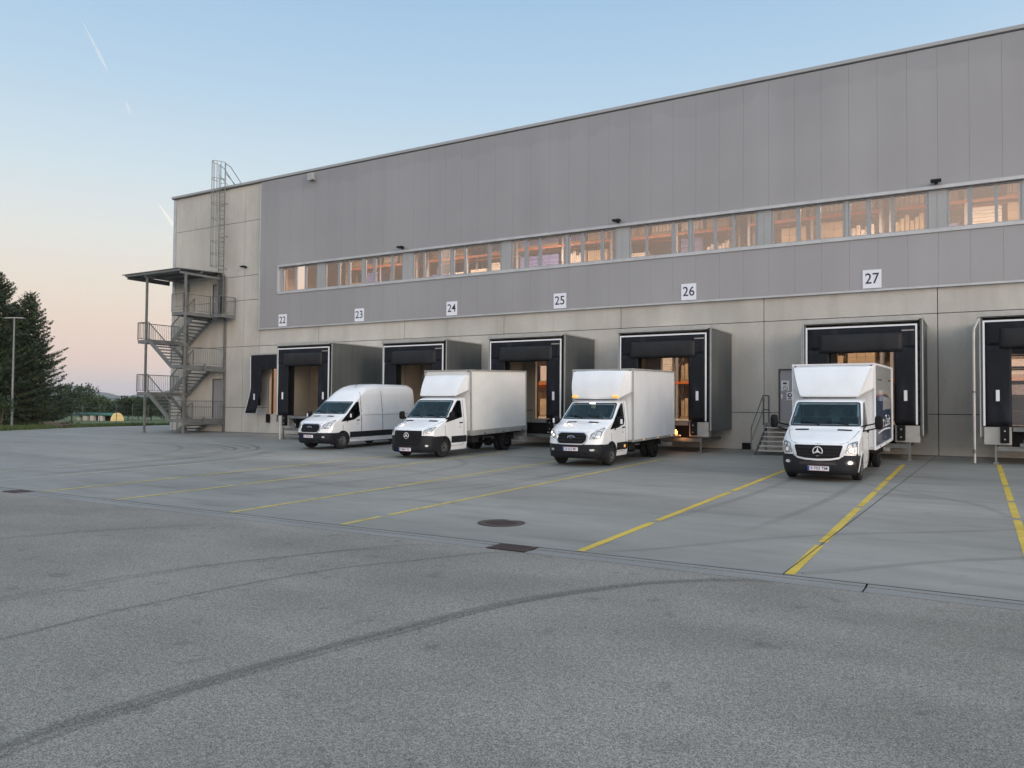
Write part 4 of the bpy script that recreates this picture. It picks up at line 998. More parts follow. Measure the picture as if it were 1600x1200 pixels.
        # lower trim
        if 'trim' in H:
            z0, z1 = H['trim']; mb = MB()
            for (ya, yb) in H['trimy']:
                rows = [[S.spt(y,z,sgn,o) for y in np.linspace(ya,yb,8)] for z, o in ((z0-.01,0),(z0,.012),((z0+z1)/2,.016),(z1,.012),(z1+.01,0))]; mb.grid(rows)
            mb.build('side_trim', M_PLAST, t, smooth=40)
        # wheel arch lip and liner
        for ya, za in ar:
            mb = MB(); rows = []
            for rr, o in ((R+.045,.002),(R+.04,.014),(R-.03,.014),(R-.04,-.05)):
                rows.append([S.spt(ya+math.cos(q)*rr, max(zb-.01,za+math.sin(q)*rr), sgn, o) for q in np.linspace(-.25,math.pi+.25,30)])
            mb.grid(rows); mb.build('arch_trim', H.get('archm',M_PLAST), t, smooth=40)
            mb = MB(); rows = []
            for xo in (.0,.34): rows.append([Vector((sgn*(S.sx(ya,.6)-.03-xo), ya+math.cos(q)*(R-.02), za+math.sin(q)*(R-.02))) for q in np.linspace(-.4,math.pi+.4,24)])
            mb.grid(rows); c_ = Vector((sgn*(S.sx(ya,.6)-.37), ya, za)); o_ = len(mb.v); mb.add([c_],[]); 
            for k in range(23): mb.f.append((24+k,25+k,o_)); mb.mi.append(0)
            mb.build('wheel_liner', M_CHASS, t)
        # mirror
        m_ = H['mirror']; yb, zb_ = m_['at']; base = S.spt(yb, zb_, sgn); mo = bpy.data.objects.new('mirror', None); COL.objects.link(mo); mo.parent = t
        cx = base.x + sgn*m_['out']; w_, h_ = m_['w'], m_['h']; cy = yb+m_['back']; cz = zb_+m_['up']
        mb = MB(); rows = []
        for (yo, k) in ((-.075,.25),(-.07,.62),(-.045,.88),(0,1.0),(.05,1.0)):
            rows.append([Vector((cx+math.copysign(abs(math.cos(q))**.55,math.cos(q))*w_/2*k, cy+yo, cz+math.copysign(abs(math.sin(q))**.55,math.sin(q))*h_/2*k)) for q in [2*math.pi*z/20 for z in range(20)]])
        mb.grid([r+[r[0]] for r in rows]); nn = len(mb.v); mb.f += [tuple(range(20)), tuple(range(nn-2,nn-22,-1))]; mb.mi += [0,0]
        mb.build('mirror_shell', M_BUMP, mo, smooth=50)
        mb = MB(); mb.box(cx-w_*.40,cx+w_*.40,cy+.051,cy+.055,cz-h_*.42,cz+h_*.42); mb.build('mirror_glass', M_CHROME, mo)
        mb = MB()
        for dz in m_['arms']: mb.bar((base.x-sgn*.03,yb-.02,zb_+dz), (cx,cy,cz+dz-m_['up']*.3), .05, m_['at_']) 
        mb.build('mirror_arm', M_BUMP, mo)
        if m_.get('lens'): 
            mb = MB(); mb.box(cx+sgn*w_*.30-.035,cx+sgn*w_*.30+.035,cy-.078,cy-.05,cz-.09,cz+.06); mb.build('repeater', m_['lens'], mo, bevel=.012)
    # bonnet vents, seam
    mb = MB(); ih = n-1
    ff = F(.004, 0, iw0+4)
    for sgn in (-1,1):
        P_ = rounded([(sgn*x, z) for x, z in H['vents']], .02); patch(mb, P_, ff, (0,.5))
    mb.build('bonnet_vent', M_BUMP, t)
    mb = MB(); sm = H['seam']
    for sgn in (-1,1):
        for p, q in zip(sm, sm[1:]):
            a, b_ = ff((sgn*p[0],p[1]),.001), ff((sgn*q[0],q[1]),.001); mb.bar(a, b_, .009, .009)
    mb.build('bonnet_seam', mat('seam',(.10,.10,.11),.8), body)
    # grille
    fg = F(H.get('goff',.012), 0, iw0)
    G = rounded(H['grille'], H.get('gr',.06), 5); mb = MB(); patch(mb, G, fg, (0,.06,.5), rim=-.03); gr = mb.build('grille', M_GRILLE, t, smooth=50)
    mb = MB(); zs = [p[1] for p in H['grille']]; z0, z1 = min(zs), max(zs)
    for k in range(1, H['bars']+1):
        z = z0+(z1-z0)*k/(H['bars']+1); xs = [x for x in np.linspace(-1,1,61) if inside(shrink(dens(G,.03),.025), x, z)]
        if xs:
            pp = [fg((x,z),.026) for x in np.linspace(min(xs),max(xs),9)]
            for a, b_ in zip(pp,pp[1:]): mb.bar(a,b_,.02,H.get('barh',.028))
    mb.build('slats', M_PLAST, gr)
    if 'gframe' in H:
        Gd = dens(G,.03); o_ = shrink(Gd,-.028); mb = MB(); pr = [[fg(p,.004) for p in shrink(Gd,-.034)],[fg(p,.026) for p in shrink(Gd,-.022)],[fg(p,.026) for p in shrink(Gd,.004)],[fg(p,.010) for p in shrink(Gd,.012)]]
        mb.grid([r+[r[0]] for r in pr]); mb.build('grille_frame', H['gframe'], gr, smooth=50)
    if 'chin' in H:       # bright blade under the grille
        pts = H['chin']; mb = MB(); rows = []
        for (dz, o_) in ((-.035,.006),(-.03,.024),(.012,.024),(.02,.006)):
            rows.append([fg((x,z+dz*k_),o_) for x,z,k_ in pts])
        mb.grid(rows); mb.build('grille_blade', M_SATIN, gr, smooth=50)
    # lower intake
    if 'intake' in H:
        mb = MB(); patch(mb, rounded(H['intake'],.05), F(.004,0,iw0), (0,.5)); mb.build('intake', M_BLACK, b)
    # head lamps
    for sgn in (-1,1):
        fl = lambda p, o: S.fpt(sgn*p[0], p[1], 0, iw0+2, .010 if o is None else o)
        L = rounded(H['lamp'], .03); mb = MB(); patch(mb, L, lambda p,o: fl(p, -.01 if o is not None else .006), (0,.4,.7), rim=-.01); hl = mb.build('headlight', M_LAMP, t, smooth=60)
        mb = MB(); Ld = dens(L,.03); ringpatch(mb, Ld, shrink(Ld,.012), lambda p,o: fl(p,.012))
        for (x,z,r_) in H['bulbs']:
            ring = [fl((x+math.cos(q)*r_, z+math.sin(q)*r_),.013) for q in [2*math.pi*k/14 for k in range(14)]]; mb.tube(ring, .008, 4, True)
        mb.build('lamp_bezel', M_LAMPD, hl)
        mb = MB(); mb.cur = 0
        for (x,z,r_) in H['bulbs']:
            o_ = len(mb.v); mb.add([fl((x+math.cos(q)*r_*.55, z+math.sin(q)*r_*.55),.016) for q in [2*math.pi*k/12 for k in range(12)]], [tuple(range(12))])
        mb.build('bulb', M_LENSW if sgn in H.get('lit',()) else M_CHROME, hl)
        x, z, a_, b__ = H['fog']; mb = MB(); patch(mb, [(x+math.cos(q)*a_*1.9, z+math.sin(q)*b__*1.7) for q in [2*math.pi*k/16 for k in range(16)]], lambda p,o: fl(p,.003), (0,.5)); mb.build('fog_recess', M_BLACK, b)
        mb = MB(); patch(mb, [(x+math.cos(q)*a_, z+math.sin(q)*b__) for q in [2*math.pi*k/14 for k in range(14)]], lambda p,o: fl(p,.010), (0,.5)); mb.build('fog_lamp', M_LAMP, t)
    # number plate
    zp = H['platez']; pc = S.fpt(0, zp, 0, iw0, .02); xo = H.get('platex',0)
    pl = bpy.data.objects.new('number_plate', None); COL.objects.link(pl); pl.parent = t; pl.location = (xo, pc.y-.012, zp)
    mb = MB(); mb.box(-.25,.25,-.008,.03,-.058,.058); mb.build('plate', M_SIGN, pl)
    mb = MB(); mb.box(-.249,-.205,-.011,-.0085,-.056,.056); mb.build('country_band', M_BLUEP, pl)
    mb = text_mesh(H['plate'], .095, .40, .002); mb.v = [(p[0]+.022,-.0105,p[2]) for p in mb.v]; mb.build('characters', M_INK, pl, recalc=False)
    mb = MB(); mb.box(-.25,.25,-.010,-.0082,.051,.056).box(-.25,.25,-.010,-.0082,-.056,-.051); mb.build('red_lines', mat('plate_red',(.5,.03,.03),.5), pl)
    # emblem
    ex, ez, er = 0, H['emblem'][0], H['emblem'][1]; pe = fg((0,ez), .040)
    if H['emblem'][2] == 'star':
        mb = MB(); mb.tube([(math.cos(q)*er, pe.y, ez+math.sin(q)*er) for q in [2*math.pi*k/28 for k in range(28)]], er*.10, 6, True)
        for k in range(3):
            q = math.pi/2+2*math.pi*k/3; tip = (math.cos(q)*er*.97, ez+math.sin(q)*er*.97); pa = (math.cos(q+1.2)*er*.22, ez+math.sin(q+1.2)*er*.22); pb = (math.cos(q-1.2)*er*.22, ez+math.sin(q-1.2)*er*.22)
            mb.prism([tip, pa, (0,ez), pb], pe.y-.016, pe.y-.002)
        mb.build('emblem', M_BADGE, gr)
    else:
        mb = MB(); ring = [(math.cos(q)*er, pe.y, ez+math.sin(q)*er*.40) for q in [2*math.pi*k/28 for k in range(28)]]; mb.tube(ring, .007, 6, True); e_ = mb.build('emblem', M_CHROME, gr)
        mb = MB(); mb.add([(p[0],pe.y+.003,p[2]) for p in ring], [tuple(range(28))]); mb.build('emblem_field', mat('emblem_blue',(.012,.03,.12),.2,coat=.5), e_)
        mb = text_mesh('Ford', .085, er*1.25); mb.v = [(p[0]+p[2]*.22,pe.y-.004,p[2]+ez) for p in mb.v]; mb.build('lettering', M_CHROME, e_, recalc=False)
    # cabin
    yb_ = H['cabend']; wi = .78
    mb = MB(); mb.box(-.80,.80,H['dash'],H['dash']+.52,.75,H['dashz']-.10); mb.box(-.80,.80,H['dash']+.05,H['dash']+.40,H['dashz']-.10,H['dashz']-.02); mb.build('dashboard', M_SEAT, t, bevel=.04)
    mb = MB(); mb.box(-.82,.82,yb_-.08,yb_-.05,.5,H['roofin']); mb.build('bulkhead', M_LINER, t)
    mb = MB(); mb.box(-.84,.84,.5,yb_-.06,.42,.47); mb.build('cabin_floor', M_CHASS, t)
    for x, w_ in ((.44,.50),(-.20,.44),(-.60,.40)):
        mb = MB(); ys = yb_-.62; mb.box(x-w_/2,x+w_/2,ys-.1,ys+.42,.72,.92); st = mb.build('seat', M_SEAT, t, bevel=.05)
        mb = MB(); mb.prism([(ys+.30,.88),(ys+.44,.88),(ys+.54,H['dashz']+.22),(ys+.42,H['dashz']+.24)], x-w_/2+.02, x+w_/2-.02, 'yz'); mb.build('seat_back', M_SEAT, st, bevel=.04)
        mb = MB(); mb.box(x-.13,x+.13,ys+.43,ys+.53,H['dashz']+.27,H['dashz']+.46); mb.build('headrest', M_SEAT, st, bevel=.035)
    mb = MB(); cx_, cy_, cz_ = .44, H['dash']+.58, H['dashz']-.02
    mb.tube([(cx_+math.cos(q)*.19, cy_-math.sin(q)*.07, cz_+math.sin(q)*.18) for q in [2*math.pi*k/20 for k in range(20)]], .016, 6, True); mb.bar((cx_-.18,cy_,cz_),(cx_+.18,cy_,cz_),.05,.03); mb.build('steering_wheel', M_BUMP, t)
    if H.get('dome'):
        mb = MB(); mb.box(-.07,.07,H['cabend']-.75,H['cabend']-.62,H['roofin']-.07,H['roofin']-.04); mb.build('dome_lamp', M_LENSW, t)
    mb = MB(); mb.box(-.12,.12,H['mir'][0],H['mir'][0]+.03,H['mir'][1]-.04,H['mir'][1]+.03); mb.build('rear_view_mirror', M_BUMP, t, bevel=.015)
    for (x0,x1,m_) in H.get('papers',()):
        mb = MB(); zz = H['dashz']-.015; mb.add([(x0,H['dash']+.10,zz+.004),(x1,H['dash']+.12,zz+.006),(x1-.02,H['dash']+.32,zz+.05),(x0+.03,H['dash']+.30,zz+.03)],[(0,1,2,3)]); mb.build('paper' if m_ is M_PAPER else 'cloth', m_, t)
    # underside
    mb = MB(); mb.box(-.74,.74,.30,H['under'],.24,.30); mb.build('underbody', M_CHASS, t)
    return S

M_TRIMB = noisy('box_trim', (.30,.29,.275), (.36,.35,.33), (3,3,3), 3, (.4,.5), metal=.2)
def cargo_box(t, y0, y1, hw, z0, z1, M, rake=0.0, railm=M_GREYAL, railh=.12, defl=None, graphics=False):
    L = y1-y0; e = bpy.data.objects.new('cargo_box', None); COL.objects.link(e); e.parent = t; e.location = (0,y0,z0); e.rotation_euler = (rake,0,0); h = z1-z0
    mb = MB(); mb.box(-hw+.03,hw-.03,.02,L-.02,railh,h-.03); mb.build('panels', M, e)
    mb = MB()
    for sx in (-1,1):
        for y in (0, L):
            a = (sx*(hw-.055), sx*hw); mb.box(min(a),max(a),y-.0 if y == 0 else y-.07,y+.07 if y == 0 else y,railh*.0,h)
    for sx in (-1,1):
        a = (sx*(hw-.05), sx*(hw-.002)); mb.box(min(a),max(a),.07,L-.07,h-.06,h-.002)
    mb.box(-hw+.055,hw-.055,.004,.06,h-.06,h-.002); mb.box(-hw+.055,hw-.055,L-.06,L-.004,h-.06,h-.002)
    mb.build('edge_profile', (M_TRIMB if M is M_BOXW else M_GREYAL) if not graphics else M_WHITEF, e, bevel=.012)
    mb = MB()
    for sx in (-1,1):
        a = (sx*(hw-.06), sx*(hw+.004)); mb.box(min(a),max(a),.072,L-.072,0,railh)
    mb.box(-hw+.06,hw-.06,.03,L-.03,.01,railh-.01); mb.build('floor_rail', railm, e)
    mb = MB()
    for sx in (-1,1):
        for z in (h-.07,): mb.box(sx*(hw-.10)-.03,sx*(hw-.10)+.03,-.015,-.001,z-.02,z+.02)
    mb.build('corner_lamp', M_LAMPD, e)
    for sx in (-1,1):
        for f in (.22,.55,.9):
            mb = MB(); mb.box(sx*(hw+.004)-.012,sx*(hw+.004)+.012,L*f-.04,L*f+.04,.02,.06); mb.build('side_marker', M_AMBER if defl == 'round' else M_LAMPD, e)
    if graphics:
        x = hw-.030
        for sx in (-1,1):
            X = lambda o: sx*(x+o)
            def quad(nm, pts, o, m): 
                q = MB(); q.add([(X(o),p[0],p[1]) for p in pts],[tuple(range(len(pts)))]); return q.build(nm, m, e)
            curve = [(.08+(L-.16)*k/16, h*.60+ .10*math.sin(k/16*2.2+.5) - .30*max(0,(k-9)/7)**2) for k in range(17)]
            quad('pale_print', [(.08,h-.07)]+curve+[(L-.08,h-.07)], .003, M_SKYP)
            quad('navy_print', [(.08,railh+.01)]+[(p[0],p[1]) for p in curve]+[(L-.08,railh+.01)], .004, M_NAVY)
            q = MB(); q.grid([[(X(.006),p[0],p[1]+.018) for p in curve],[(X(.006),p[0],p[1]-.018) for p in curve]]); q.build('orange_stripe', M_ORNG, e)
            quad('grey_print_block', [(2.2,h*.44),(L-.3,h*.44),(L-.3,h*.575),(2.2,h*.61)], .006, M_SKYP)
            tm = text_mesh('ert·Zeit', .50, 2.9, .0); tm.v = [(X(.008), L*.56+(p[0] if sx > 0 else -p[0]), h*.29+p[2]) for p in tm.v]; tm.build('lettering', M_WHITEF, e, recalc=False)
            q = MB(); pts = [(.9+3.6*k/12, h*.175+.05*math.sin(k/12*3.0)) for k in range(13)]; q.grid([[(X(.007),p[0],p[1]+.022) for p in pts],[(X(.007),p[0],p[1]-.022) for p in pts]]); q.build('underline', M_WHITEF, e)
            for yy in (.9, 1.5, 3.9, 4.2): quad('small_print', [(yy,h*.80),(yy+.35,h*.80),(yy+.35,h*.825),(yy,h*.825)], .006, M_HOUS)
    return e
def deflector(t, y0, z0, w0, y1, z1, w1, yb, wb, zb0, zb1, bulge=.05, rnd=2.2):
    """wind deflector: a leaning front face between (y0,z0) and (y1,z1), cheeks running back to the box at yb"""
    mb = MB(); rows = []; n = 14; m = 16
    for i in range(n+1):
        s = i/n; y = y0+(y1-y0)*s; z = z0+(z1-z0)*s; w = w0+(w1-w0)*s**.9; b_ = bulge*math.sin(math.pi*s); r = []
        B = Vector((wb, yb, zb0+(zb1-zb0)*s)); E_ = Vector((w, y-b_*.4, z))
        for k in range(6): r.append(Vector((-1,1,1))*B if False else Vector((-(B.x+(E_.x-B.x)*k/6), B.y+(E_.y-B.y)*k/6, B.z+(E_.z-B.z)*k/6)))
        for k in range(m+1):
            u = -1+2*k/m; r.append(Vector((w*u, y-b_-.04*(1-u*u), z+.02*(1-u*u)*(s if s > .5 else 0))))
        for k in range(5,-1,-1): r.append(Vector(((B.x+(E_.x-B.x)*k/6), B.y+(E_.y-B.y)*k/6, B.z+(E_.z-B.z)*k/6)))
        rows.append(r)
    mb.grid(rows); o = mb.build('wind_deflector', M_WHITE, t, smooth=28); so_ = o.modifiers.new('thick','SOLIDIFY'); so_.thickness = .015
    mb = MB(); mb.bar((-w0*.95,y0+.02,z0-.015),(w0*.95,y0+.02,z0-.015),.03,.02); mb.build('deflector_seal', M_BUMP, o)
    return o
def chassis(t, y0, y1, zr, rear_y, bar=True, dual=True, xw=.86, r=.325, guard=True):
    mb = MB()
    for s_ in (-1,1): mb.box(s_*.42-.04,s_*.42+.04,y0,y1-.05,zr-.17,zr)
    for y in np.linspace(y0+.4,y1-.3,6): mb.box(-.9,.9,y-.03,y+.03,zr-.04,zr-.002)
    mb.tube([(-xw+.15,rear_y,r),(xw-.15,rear_y,r)],.07,10); mb.lathe([(-.16,.1),(-.1,.17),(.1,.17),(.16,.1)],14,'x',(0,rear_y,r))
    mb.tube([(.0,rear_y-.1,r+.02),(0,y0,.42)],.045,8)
    for s_ in (-1,1): mb.bar((s_*.46,rear_y-.65,r+.10),(s_*.46,rear_y+.65,r+.10),.07,.05); mb.bar((s_*.46,rear_y,r),(s_*.46,rear_y,zr-.12),.1,.1)
    mb.build('chassis_frame', M_CHASS, t)
    mb = MB(); mb.box(-.86,-.52,y0+.5,y0+1.2,zr-.34,zr-.06); mb.build('fuel_tank', M_CHASS, t, bevel=.04)
    mb = MB(); mb.box(.50,.80,y0+.55,y0+1.0,zr-.30,zr-.05); mb.build('battery_box', M_CHASS, t, bevel=.02)
    if guard:
        for s_ in (-1,1):
            mb = MB(); rows = []
            for xx in (s_*(xw-.30), s_*(xw+.12)): rows.append([(xx, rear_y+math.cos(q)*(r+.09), r+.02+math.sin(q)*(r+.06)) for q in np.linspace(.25,math.pi-.25,14)])
            mb.grid(rows); mb.build('mudguard', M_CHASS, t, smooth=50)
            mb = MB(); mb.box(s_*(xw-.16)-.16,s_*(xw-.16)+.16,rear_y+r+.08,rear_y+r+.10,.16,zr-.02); mb.build('mud_flap', M_BUMP, t)
    if bar:
        mb = MB(); mb.box(-1.0,1.0,y1-.12,y1-.04,.34,.46)
        for s_ in (-1,1): mb.box(s_*.5-.03,s_*.5+.03,y1-.11,y1-.05,.47,zr)
        mb.build('underrun_bar', M_GREYAL, t)
SIDE = [(0,.84),(.25,.88),(.45,.915),(.75,.93),(1.15,.93),(1.35,.922),(2.05,.845),(2.2,.81),(2.4,.76)]
SPR_OLD = dict(side=SIDE, prof=[(.10,.18),(.0,.26),(0,.44),(.02,.57),(.09,.93),(.19,1.02),(.6,1.19),(.98,1.32),(1.72,2.03),(1.9,2.11),(2.2,2.15),(2.42,2.15)],
    bow=[(0,.30),(3,.32),(4,.31),(5,.26),(7,.10),(8,.06),(9,.03),(11,0)], crown=[(0,0),(3,0),(4,.02),(5,.05),(7,.05),(8,.04),(9,.07),(11,.09)], ty=.9, tk=.05, zb=.24,
    wscreen=[(-.885,1.365),(.885,1.365),(.80,1.99),(-.80,1.99)], cws=(7.02,8.0), cb=3.25, cs=2.0, zbump=.66, swin=[(1.07,1.215),(2.12,1.38),(2.09,1.99),(1.85,1.98)], swt=1.96, door=(1.05,2.22), zh=1.20, zsill=.36,
    arches=[(1.0,.33)], R=.385, archm=M_WHITE, vents=[(.34,1.265),(.70,1.255),(.70,1.295),(.36,1.305)], seam=[(0,.955),(.55,.955),(.68,1.0),(.80,1.15),(.86,1.28)],
    grille=[(-.49,.60),(.49,.60),(.58,.92),(-.58,.92)], gr=.05, bars=3, barh=.05, chin=[(-.625,.80,1),(-.57,.68,1),(-.49,.615,1),(-.3,.578,1),(0,.565,1),(.3,.578,1),(.49,.615,1),(.57,.68,1),(.625,.80,1)],
    zside=.69, xside=.60, intake=[(-.46,.43),(.46,.43),(.40,.52),(-.40,.52)], lamp=[(.63,.715),(.885,.69),(.885,1.02),(.69,.96)], bulbs=[(.76,.80,.075),(.82,.93,.05)], fog=(.74,.49,.06,.04),
    platez=.345, platex=.02, plate='S·753 TM', emblem=(.77,.112,'star'), mirror=dict(at=(1.14,1.34),out=.375,w=.19,h=.36,back=.0,up=.14,arms=(.03,-.10),at_=.035),
    cabend=2.42, dash=1.02, dashz=1.33, roofin=2.02, mir=(1.72,1.85), under=2.4, papers=((-.62,-.12,M_PAPER),(.30,.46,M_PAPER)))
SPR_NEW = dict(SPR_OLD, prof=[(.10,.20),(.01,.28),(0,.45),(.03,.62),(.08,.97),(.18,1.05),(.6,1.20),(1.0,1.33),(1.75,2.05),(1.92,2.13),(2.2,2.17),(2.42,2.17)],
    wscreen=[(-.885,1.375),(.885,1.375),(.80,2.01),(-.80,2.01)], cb=3.55, zbump=.76, grille=[(-.50,.46),(.50,.46),(.59,.66),(.59,.96),(-.59,.96),(-.59,.66)], bars=5, barh=.035, lamp=[(.63,.83),(.84,.87),(.90,1.00),(.89,1.09),(.64,.98)], bulbs=[(.72,.93,.04),(.82,.98,.04)],
    seam=[(0,.985),(.55,.985),(.70,1.06),(.82,1.18),(.87,1.29)], fog=(.76,.44,.045,.035), platez=.31, platex=-.05, plate='S·884 YD', emblem=(.79,.10,'star'), intake=[(-.55,.36),(.55,.36),(.50,.44),(-.50,.44)], archm=M_PLAST, trim=(.50,.72), trimy=((1.42,2.38),),
    mirror=dict(at=(1.16,1.36),out=.20,w=.20,h=.30,back=.02,up=.10,arms=(0.0,),at_=.06), papers=((.10,.30,M_PAPER),))
del SPR_NEW['chin'], SPR_NEW['zside']
SPR_NEW['swin'] = [(1.07,1.225),(2.12,1.40),(2.09,2.01),(1.86,2.0)]; SPR_NEW['swt'] = 1.98
TR = dict(side=SIDE, prof=[(.10,.27),(.02,.34),(0,.50),(0,.69),(.06,.86),(.13,1.04),(.24,1.14),(.62,1.27),(1.02,1.38),(1.78,1.97),(1.95,2.05),(2.2,2.09),(2.32,2.09)],
    bow=[(0,.34),(3,.36),(5,.34),(6,.28),(8,.10),(9,.06),(10,.03),(12,0)], crown=[(0,0),(4,0),(5,.02),(6,.05),(8,.05),(9,.04),(10,.07),(12,.09)], ty=.95, tk=.06, zb=.27,
    wscreen=[(-.87,1.42),(.87,1.42),(.79,1.935),(-.79,1.935)], cws=(8.02,9.0), cb=3.02, cs=2.2, zbump=.68, swin=[(.88,1.12),(1.50,1.16),(1.68,1.19),(2.06,1.36),(2.03,1.93),(1.87,1.92)], swt=1.91, qtr=1.26, qz=1.37, door=(1.0,2.14), zh=1.16, zsill=.38,
    arches=[(1.0,.33)], R=.385, vents=[(.20,1.325),(.54,1.315),(.55,1.345),(.21,1.36)], seam=[(0,1.06),(.50,1.06),(.70,1.12),(.85,1.21)],
    grille=[(-.40,.70),(.40,.70),(.49,.80),(.49,.95),(.40,1.03),(-.40,1.03),(-.49,.95),(-.49,.80)], gr=.05, bars=3, barh=.03, gframe=M_SATIN, intake=[(-.52,.36),(.52,.36),(.48,.44),(-.48,.44)],
    lamp=[(.57,.845),(.84,.865),(.895,1.17),(.83,1.165),(.61,1.0)], bulbs=[(.68,.95,.06),(.80,1.02,.06),(.70,.875,.02),(.78,.88,.02)], fog=(.66,.52,.07,.035), platez=.545, plate='SX 012 MC', emblem=(.90,.12,'oval'), trim=(.46,.68), trimy=((1.42,2.28),),
    mirror=dict(at=(1.22,1.30),out=.20,w=.21,h=.27,back=.02,up=.08,arms=(-.02,),at_=.08,lens=M_WHITEF), cabend=2.30, dash=1.0, dashz=1.38, roofin=1.98, mir=(1.75,1.83), under=2.3)
TR_BOX = dict(TR, lit=(-1,), dome=True, papers=((-.40,-.08,M_PAPER),(-.34,-.14,M_HIVIS),(.25,.55,M_PAPER)))
SIDEV = [(0,.84),(.27,.88),(.45,.915),(.72,.93),(1.12,.932),(1.15,.922),(1.46,.925),(1.52,.905),(2.05,.855),(2.30,.825),(2.33,.812),(2.52,.76),(2.7,.70)]
TR_VAN = dict(TR, side=SIDEV, prof=TR['prof'][:10]+[(2.02,2.17),(2.30,2.39),(2.62,2.56),(3.0,2.655),(3.6,2.70),(5.85,2.68),(5.97,2.62)],
    bow=[(0,.34),(3,.36),(5,.34),(6,.28),(8,.10),(9,.07),(11,.07),(13,.02),(15,0)], crown=[(0,0),(4,0),(5,.02),(6,.05),(8,.05),(9,.05),(11,.12),(13,.17),(16,.17)], rear=5.97,
    arches=[(1.0,.33),(4.75,.33)], under=5.9, trimy=((1.42,4.33),(5.17,5.9)), plate='S 416 KL', platex=-.02, fog=(.66,.52,.05,.03), papers=((-.5,-.2,M_PAPER),))

def place(name, lab, cat, X, Y, rz=0.0, grp='white vans and trucks parked at the docks'):
    t = thing(name, lab, cat, (X, Y, gz(Y)), rz, grp); t.rotation_euler = (math.atan(SL), 0, rz); return t
# panel van
t = place('panel_van', 'white high-roof panel van with black lower trim, farthest left of the four vehicles', 'van', -23.18, -8.95, R_(1.5))
S = build_van(t, TR_VAN)
for s_ in (-1,1):
    wheel(t, s_*.80, 1.0, .33, .22, s_, -R_(19)); wheel(t, s_*.80, 4.75, .33, .22, s_)
    mb = MB()
    for y, za_, zb_ in ((2.17,.5,2.35),(3.55,.42,2.38),(3.58,.42,2.38)):
        zz = np.linspace(za_, zb_, 14)
        for p, q in zip(zz, zz[1:]): mb.bar(S.spt(y,p,s_,.001), S.spt(y,q,s_,.001), .010, .010)
    for z in (1.36,): 
        yy = np.linspace(2.3,5.8,16)
        for p, q in zip(yy, yy[1:]): mb.bar(S.spt(p,z,s_,.0), S.spt(q,z,s_,.0), .012, .012)
    mb.build('panel_seam', mat('seam',(.10,.10,.11),.8), t)
mb = MB(); mb.tube([S.fpt(.25,2.52,0,None,.0)+Vector((0,0,-.02)), S.fpt(.25,2.52,0,None,.0)+Vector((0,.10,.16))], .008, 5); mb.build('aerial', M_BUMP, t)
# newer star truck
t = place('box_truck', 'white box truck with charcoal bumper and plain box, second vehicle from the left', 'truck', -17.07, -10.40)
build_van(t, SPR_NEW)
for s_ in (-1,1): wheel(t, s_*.79, 1.0, .33, .22, s_, -R_(6)); wheel(t, s_*.80, 5.32, .33, .21, s_, dual=True)
cargo_box(t, 2.50, 6.66, 1.07, .70, 3.14, M_BOXW, R_(.9), M_GREYAL, .19)
deflector(t, 1.86, 2.16, .80, 2.36, 2.93, .93, 2.49, .97, 2.38, 2.90)
chassis(t, 2.42, 6.64, .72, 5.32)
mb = MB(); mb.box(-1.0,1.0,6.66,6.74,.34,.75); mb.box(-.9,.9,6.30,6.62,.36,.52); mb.build('tail_lift', M_GREYAL, t)
mb = MB(); mb.tube([(-.93,2.2,2.35),(-.96,2.15,2.5),(-.98,2.3,2.75),(-1.0,2.48,2.9)],.02,6); mb.build('air_hose', M_BUMP, t)
# blue oval truck, lamps on
t = place('box_truck', 'white box truck with oval emblem and lit amber roof lamps', 'truck', -10.69, -10.42)
build_van(t, TR_BOX)
for s_ in (-1,1): wheel(t, s_*.81, 1.0, .33, .23, s_, -R_(4)); wheel(t, s_*.82, 4.87, .33, .21, s_, dual=True)
cargo_box(t, 2.38, 6.50, 1.10, .66, 3.06, M_WHITE, R_(.3), M_GREYAL, .07, 'round')
D_ = deflector(t, 1.84, 2.06, .80, 2.16, 2.97, .93, 2.37, 1.05, 2.28, 2.98, .10)
for s_ in (-1,1):
    mb = MB(); mb.box(s_*.72-.09,s_*.72+.09,1.74,1.84,2.10,2.18); mb.build('roof_lamp', M_AMBER, D_, bevel=.02)
chassis(t, 2.3, 6.48, .67, 4.87)
for s_ in (-1,1): mb = MB(); mb.box(s_*.945-.012,s_*.945+.012,1.98,2.06,.52,.60); mb.build('side_lamp', M_AMBER, t)
mb = MB(); mb.box(.70,.98,6.56,6.62,.70,.86); mb.build('tail_light', mat('tail_red',(.5,.03,.02),.3,emit=(1.0,.10,.05),estr=2.5), t)
mb = MB(); mb.box(.86,.96,7.08,7.16,.72,.82); mb.box(.89,.93,7.10,7.14,.82,.88)
l = bpy.data.lights.new('flash_light','POINT'); l.energy = 9; l.color = (1.0,.38,.08); l.shadow_soft_size = .06; lo = bpy.data.objects.new('flash_light', l); COL.objects.link(lo); lo.parent = t; lo.location = (1.02,7.30,.66)
mb.build('tail_lift_lamp', mat('amber_flash',(.8,.4,.05),.3,emit=(1.0,.42,.06),estr=10), t); mb = MB(); mb.box(-1.0,1.05,6.52,7.3,.64,.69); mb.build('tail_lift', M_GREYAL, t)
